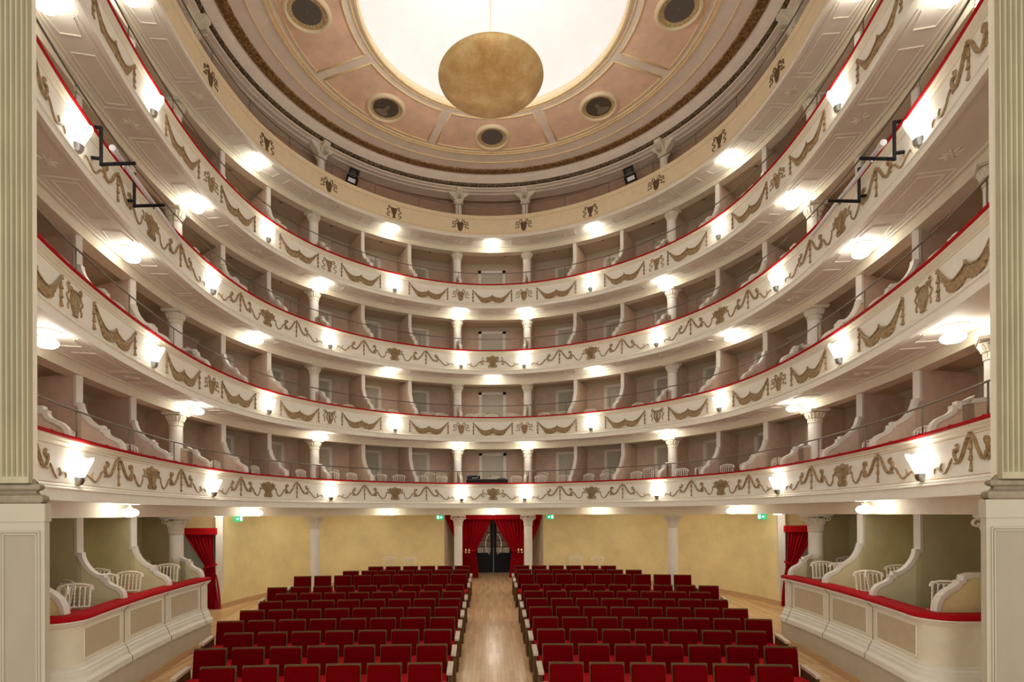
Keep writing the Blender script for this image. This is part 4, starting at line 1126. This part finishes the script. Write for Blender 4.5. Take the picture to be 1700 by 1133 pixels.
def end_panel(root, sg):
    mb = MB(); x = sg * .292
    mb.grid([[(x + d, y, z) for y, z in ((-.44, 0), (-.44, .57), (.02, .60), (.05, 0))] for d in (-.022, .022)], closed_v=True)
    for d in (-.022, .022): mb.poly([(x + d, y, z) for y, z in ((-.44, 0), (-.44, .57), (.02, .60), (.05, 0))])
    mb.obj('end_panel', M_WOOD, root)
    mb = MB(); mb.grid([[(x + d, y, z) for y, z in ((-.47, .565), (-.47, .60), (-.44, .612), (0, .64), (0, .60))] for d in (-.04, .04)], closed_v=True)
    for d in (-.04, .04): mb.poly([(x + d, y, z) for y, z in ((-.47, .565), (-.47, .60), (-.44, .612), (0, .64), (0, .60))])
    mb.obj('armrest', M_ARM, root)
ROWS = [(0, 6), (1, 7), (2, 7), (3, 8), (4, 8), (5, 8), (6, 8), (7, 9), (9, 9), (10, 7), (11, 6)]
seats = []
for ri, (i, n) in enumerate(ROWS):
    for sg in (-1, 1):
        x0 = -1.013 if sg < 0 else .913
        for j in range(n):
            x = x0 + sg * .55 * j; yb_ = 7.33 + .9126 * i; y = yb_ - x * x / 90
            o = place(seatp, us, (x, y, FL(y)), -x / 45, 'red velvet theatre seat, %s block, %s row from the stage, %s from the aisle' % (SIDE(sg), ORD[ri], ORD[j]), 'theatre seat', 'stalls seats')
            seats.append((o, sg, j, n))
for o, sg, j, n in seats:
    if j == 0: end_panel(o, -sg)
    if j == n - 1: end_panel(o, sg)

# ------------------------------------------------------------ ceiling
ZC_ = CZ + 11.26; CY = 12.05
def rg(r, a, z):
    rs = r + .09 * (r - 2.98)
    return (rs * sin(a), CY + (r if cos(a) > 0 else rs) * cos(a), z)
NA = 144
def ring(mb, prof, a0=0, a1=2 * pi, n=NA, mi=0):
    full = abs(a1 - a0) > 6.28
    mb.grid([[rg(r, a0 + (a1 - a0) * i / n, ZC_ + z) for r, z in prof] for i in range(n if full else n + 1)], closed_u=full)
mb = MB(); ring(mb, [(2.98, 0), (5.86, 0)]); struct(mb.obj('ceiling', M_CEIL, None))
mb = MB(); ring(mb, [(5.86, 0), (5.88, -.04), (5.95, -.12), (6.02, -.17), (6.05, -.20)]); struct(mb.obj('ceiling_cove', M_CEIL, None, True))
def bar(mb, r, w, h=.02, **k): ring(mb, [(r - w, 0.004), (r - w * .6, -h), (r + w * .6, -h), (r + w, 0.004)], **k)
for nm, r, w, h in (('gold_ring_moulding', 3.02, .035, .05), ('gold_ring_moulding', 3.14, .02, .02), ('gold_ring_moulding', 4.76, .022, .025), ('gold_ring_moulding', 4.84, .03, .035), ('gold_ring_moulding', 5.24, .016, .02)):
    mb = MB(); bar(mb, r, w, h); o = mb.obj(nm, M_GOLD, None, True); tag(o, 'circular gold moulding on the ceiling, radius %s of the dome' % {3.02: 'hugging the rim', 3.14: 'just outside the rim', 4.76: 'outside the pink panels', 4.84: 'widest double ring outside the panels', 5.24: 'thin outer ring near the frieze'}[r], 'moulding')
    lbl = {3.02: 'thick gold ring moulding framing the white dome opening', 3.14: 'thin gold ring moulding between the dome opening and the pink panels', 4.76: 'inner of the twin gold rings around the pink panels', 4.84: 'outer of the twin gold rings around the pink panels', 5.24: 'single thin gold ring between the twin rings and the leaf frieze'}[r]
    o['label'] = lbl
mb = MB(); ring(mb, [(5.58, 0.0), (5.60, -.03), (5.80, -.035), (5.84, -.0)]); tag(mb.obj('leaf_frieze', M_FRIEZE, None), 'broad gilded leaf frieze ringing the outer edge of the ceiling', 'frieze')
mb = MB(); ring(mb, [(6.05, -.17), (6.03, -.21), (6.06, -.265), (6.14, -.30), (6.16, -.24)], n=360)
tag(mb.obj('leaf_moulding', M_LEAF, None), 'narrow dark gold leaf moulding below the ceiling cove above the top gallery', 'moulding')
mb = MB(); ring(mb, [(6.10, -.27), (6.12, -.31), (6.22, -.33), (6.22, -.35), (6.34, -.36), (6.36, -.38), (6.75, -.38), (6.78, -.30), (6.85, -.28), (6.85, -.14)]); struct(mb.obj('trim_entablature', M_CEIL, None, True, .5))
# flat ceiling outside the oval
mb = MB(); n = 72
mb.grid([[rg(6.6, 2 * pi * i / n, ZC_ - .14), (9.8 * max(-1, min(1, 1.5 * sin(2 * pi * i / n))), CY + (9.5 if cos(2 * pi * i / n) > 0 else 8.5) * max(-1, min(1, 1.5 * cos(2 * pi * i / n))), ZC_ - .14)] for i in range(n)], closed_u=True)
struct(mb.obj('ceiling_outer', M_CEIL))
# pink panels with gold frames
for i in range(8):
    ac = i * pi / 4; hwid = pi / 8
    def edge_a(r): return hwid - .13 / r
    mb = MB(); nn = 16
    mb.grid([[rg(r, ac - edge_a(r) + 2 * edge_a(r) * j / nn, ZC_ - .006) for r in (3.30, 3.6, 3.9, 4.2, 4.5, 4.62)] for j in range(nn + 1)])
    d = {0: 'at the back centre, below the bowl', 1: 'at the back right with a portrait', 7: 'at the back left with a portrait', 2: 'at the upper right', 6: 'at the upper left'}.get(i, 'towards the stage, panel %s' % ORD[i])
    p = mb.obj('ceiling_panel', M_CPANEL); tag(p, 'pink ceiling panel framed in gold, ' + d, 'ceiling panel', 'pink ceiling panels')
    mb = MB(); c = []
    for r, a_s, a_e in ((3.30, -1, 1), (4.62, 1, -1)):
        for j in range(25):
            t = j / 24; a = ac + edge_a(r) * (a_s + (a_e - a_s) * t); c.append((r, a))
    lst = [rg(r, a, ZC_ - .012) for r, a in c]
    mb.tube(lst[:25], .022, n=5); mb.tube(lst[25:], .022, n=5); mb.tube([lst[24], lst[25]], .022, n=5); mb.tube([lst[49], lst[0]], .022, n=5)
    mb.obj('gold_frame', M_GOLD, p, True, 2)
    # medallion
    q = rg(4.06, ac, ZC_)
    port = i % 2 == 1
    m = thing('medallion', ('round medallion with dark painted bust, ' if port else 'round medallion with plain dark centre, ') + d.replace(' with a portrait', ''), 'medallion', q, -ac, 'ceiling medallions')
    mb = MB(); mb.lathe([(.44, .0), (.43, -.05), (.46, -.08), (.50, -.075), (.53, -.03), (.53, 0)], 48, cap=False); mb.obj('ring_frame', M_CREAMRING, m, True)
    mb = MB()
    if port: mb.lathe([(.35, -.026), (.445, -.032)], 40, cap=False); mb.obj('gold_border', M_PATR, m); rr = .36
    else: mb.lathe([(.32, -.02), (.45, -.035)], 40, cap=False); mb.obj('gold_border', M_PATR, m); rr = .325
    mb = MB(); mb.lathe([(rr, -.022), (.008, -.022)], 40, cap=False); mb.obj('centre_disc', M_PORT if port else M_DARKM, m)
    if port:
        mb = MB(); z = -.027; f = 1 if i in (1, 3) else -1
        def bl(pts): mb.poly([(f * x, -y, z) for x, y in pts])
        bl([(.06 * cos(a) - .02, .075 * sin(a) - .06 + .1) for a in [2 * pi * j / 14 for j in range(14)]])
        bl([(-.05, -.02), (.03, -.03), (.05, -.08), (.16, -.14), (.22, -.25), (.05, -.30), (-.14, -.28), (-.18, -.17), (-.08, -.10)])
        bl([(-.09, .09), (-.04, .14), (.03, .13), (.06, .07), (.04, .02), (.06, .09), (0, .11)])
        mb.obj('painted_bust', M_PORTF, m)
# white dome over the opening
mb = MB(); ring(mb, [(2.98, 0), (2.98, .10), (3.04, .12), (3.05, .20)], n=96); struct(mb.obj('trim_dome_lip', M_CREAMRING, None, True, .5))
mb = MB(); ring(mb, [(3.05, .20)] + [(3.05 * cos(t), .20 + 1.5 * sin(t)) for t in [pi / 2 * j / 14 for j in range(1, 14)]] + [(.02, 1.7)], n=96); struct(mb.obj('ceiling_dome', M_DOME, None, True, 2))

# chandelier
cz = CZ + 9.72
root = thing('chandelier', 'large shallow bowl chandelier covered in gold leaf, hanging from the white dome', 'chandelier', (-.05, CY + .02, cz))
mb = MB(); A_ = 1.175
mb.lathe([(.02, -.42), (.25, -.41), (.5, -.37), (.72, -.30), (.92, -.20), (1.08, -.09), (1.16, -.015), (1.175, .02), (1.165, .03), (1.10, -.04), (.9, -.14), (.6, -.27), (.02, -.36)], 72); mb.obj('gold_bowl', M_BOWL, root, True, 2)
mb = MB(); mb.tube([(0, 0, -.3), (0, 0, 3.2)], .012, n=6); mb.lathe([(.05, 0), (.05, .12)], 12, c=(0, 0, -.36)); mb.obj('suspension_cord', M_CREAMRING, root)
ld = bpy.data.lights.new('bowl_uplight', 'AREA'); ld.shape = 'DISK'; ld.size = 1.5; ld.energy = 24; ld.color = (1, .97, .92)
lo = bpy.data.objects.new('bowl_uplight', ld); COL.objects.link(lo); lo.parent = root; lo.location = (0, 0, -.02); lo.rotation_euler = (pi, 0, 0)

# ------------------------------------------------------------ proscenium
PYL = 4.95
for sg in (-1, 1):
    xe = 4.36 if sg < 0 else 4.56
    root = thing('pilaster', 'tall fluted stone pilaster on a panelled pedestal framing the stage on the %s' % SIDE(sg), 'pilaster', (sg * xe, PYL, CZ)); root['kind'] = 'thing'
    mb = MB(); pit = .0495; nf = 14; wf = pit * .72
    def sect(dep):
        pts = [(sg * 0, .05), (sg * 0, 0)]
        for i in range(nf):
            x0 = .012 + i * pit
            for t in range(7): pts.append((sg * (x0 + wf * t / 6), dep * .034 * sin(pi * t / 6)))
        pts += [(sg * (nf * pit + .01), 0), (sg * (nf * pit + .01), .10)]
        return pts
    rows = []
    for z, d in ((.30, 0), (.36, 0), (.362, .5), (.38, .85), (.41, 1), (12.0, 1)): rows.append([(x, y, z) for x, y in sect(d)])
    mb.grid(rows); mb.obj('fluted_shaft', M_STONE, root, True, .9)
    mb = MB(); prof = [(.0, .34), (.03, .315), (.04, .30), (.04, .292), (.075, .290), (.095, .275), (.10, .262), (.095, .25), (.075, .236), (.05, .232), (.04, .222), (.05, .205), (.07, .195), (.10, .19), (.13, .175), (.14, .15), (.13, .125), (.10, .112), (.10, .11)]
    # sweep the base profile round the inner corner
    path = [(0, .07, -1, 0), (0, .06, -1, -.5), (.75, .06, 0, -.5)]
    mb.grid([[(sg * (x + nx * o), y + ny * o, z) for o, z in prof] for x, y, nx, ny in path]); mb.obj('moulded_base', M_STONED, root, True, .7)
    mb = MB(); mb.box(min(sg * -.155, sg * .8), max(sg * -.155, sg * .8), -.005, .07, -.055, .11); mb.box(min(sg * -.145, sg * .8), max(sg * -.145, sg * .8), .003, .06, -3.2, -.055); mb.obj('pedestal', M_PED, root)
    mb = MB(); xa, xb = sorted((sg * -.075, sg * .235)); y = .002
    mb.poly([(xa, y - .001, -3), (xb, y - .001, -3), (xb, y - .001, -.17), (xa, y - .001, -.17)]); mb.obj('recessed_panel', M_PEDP, root)
    mb = MB()
    for o_ in (0, .022): 
        q = [(xa - o_, -3), (xa - o_, -.17 + o_), (xb + o_, -.17 + o_), (xb + o_, -3)]
        for a, b in zip(q[:-1], q[1:]): mb.tube([(a[0], y - .004, a[1]), (b[0], y - .004, b[1])], .009, n=5)
    mb.obj('panel_moulding', M_PED, root)
    mb = MB(); x0, x1 = sorted((sg * (xe + .10), sg * 9.8)); mb.box(x0, x1, PYL + .10, PYL + .22, -.3, CZ + 11.2); struct(mb.obj('wall_proscenium_%s' % SIDE(sg), M_CREAM))
    mb = MB(); x0, x1 = sorted((sg * 9.6, sg * 9.7)); mb.box(x0, x1, PYL, 23.4, -.5, CZ + 11.2); struct(mb.obj('wall_%s' % SIDE(sg), M_CREAM))

# ------------------------------------------------------------ equipment
for sg in (-1, 1):
    ska = sg * SK(5.80); skb = sg * SK(5.36)
    R = R_[3]
    root = thing('light_bar', 'silver light tube held by two black angle brackets on the third balcony front, %s' % SIDE(sg), 'stage light', group='light bars')
    for s_, nm in ((ska, 'a'), (skb, 'b')):
        mb = MB()
        def pt(o, z): return P(s_, o, z)
        def sq(a, b):
            mb.tube([a, b], .028, n=4)
        sq(pt(.12, R + .04), pt(-.09, R + .04)); sq(pt(-.09, R + .055), pt(-.09, R - .50)); 
        q = pt(-.09, R - .48); e = (q[0] - sg * .50, q[1] - .02, q[2] - .0); sq(q, e)
        sq(pt(-.09, R - .40), pt(.03, R - .40))
        mb.obj('angle_bracket', M_BLACK, root)
    a = Vector(P(ska, -.38, R - .43)); b = Vector(P(skb, -.38, R - .43)); d = (b - a)
    mb = MB(); mb.tube([tuple(a - d * .30), tuple(a + d * 2.05)], .035, n=10)
    mb.tube([tuple(a - d * .33), tuple(a - d * .25)], .045, n=10); mb.obj('light_tube', M_SILVER, root, True)
    for c in (a, b):
        mb = MB(); mb.tube([tuple(c + Vector((0, 0, .0))), tuple(c + Vector((0, 0, -.07)))], .02, n=6); mb.obj('clamp', M_CHROME, root)
for sg, px, py in ((-1, 588, 292), (1, 1047.5, 289)):
    y = 16.75; x = (px - 812.7) / 897 * y - .122
    root = thing('flood_light', 'black rectangular flood light on the top gallery rail, %s' % SIDE(sg), 'flood light', (x, y, CZ + 10.50), -sg * .25, 'flood lights'); root.rotation_euler = (.35, sg * -.30 * 1, -sg * .25)
    mb = MB(); mb.box(-.15, .15, -.06, .06, -.21, .21); mb.obj('housing', M_BLACK, root)
    mb = MB(); mb.box(-.11, .11, -.066, -.058, -.18, -.07); mb.obj('diffuser', M_WHITEM, root)
    mb = MB()
    for i in range(4):
        for j in range(3): mb.box(-.08 + j * .055, -.04 + j * .055, -.068, -.058, -.02 + i * .045, .01 + i * .045)
    mb.obj('cooling_fins', M_DARKM, root)
    mb = MB(); mb.tube([(-.17, 0, 0), (-.17, 0, -.28), (.17, 0, -.28), (.17, 0, 0)], .014, n=4); mb.obj('yoke', M_BLACK, root)
root = thing('mixing_desk', 'long black mixing desk behind the rail in the centre of the lowest balcony', 'mixing desk', (-.20, 18.35, CZ + R_[1] - .60))
mb = MB(); mb.box(-.70, .70, -.18, .25, .0, .71); mb.box(.35, .62, -.1, .2, .70, .76); mb.obj('desk_body', M_BLACK, root)
mb = MB(); mb.box(-.69, .69, -.17, .24, .71, .73); mb.obj('control_surface', M_DARKM, root)
root = thing('equipment_case', 'small black case with blue top label on the left end of the mixing desk', 'case', (-.66, 18.38, CZ + R_[1] + .13))
mb = MB(); mb.box(-.22, .22, -.15, .15, .0, .13); mb.obj('case_body', M_BLACK, root)
mb = MB(); mb.box(-.21, -.10, -.155, -.149, .09, .125); mb.obj('blue_label', M_BLUE, root)
mb = MB(); mb.box(.13, .18, -.155, -.149, .10, .12); mb.box(-.05, .15, -.155, -.149, .04, .055); mb.obj('white_label', M_WHITEM, root)
root = thing('desk_lamp', 'tiny brown gooseneck lamp clipped on the mixing desk', 'lamp', (-.13, 18.42, CZ + R_[1] + .13))
mb = MB(); mb.tube([(0, 0, 0), (0, 0, .09), (.05, 0, .12)], .008, n=5); mb.obj('gooseneck', M_BLACK, root)
mb = MB(); mb.lathe([(.03, 0), (.015, .03)], 10, c=(.05, 0, .10)); mb.obj('lamp_shade', M_WOOD, root)
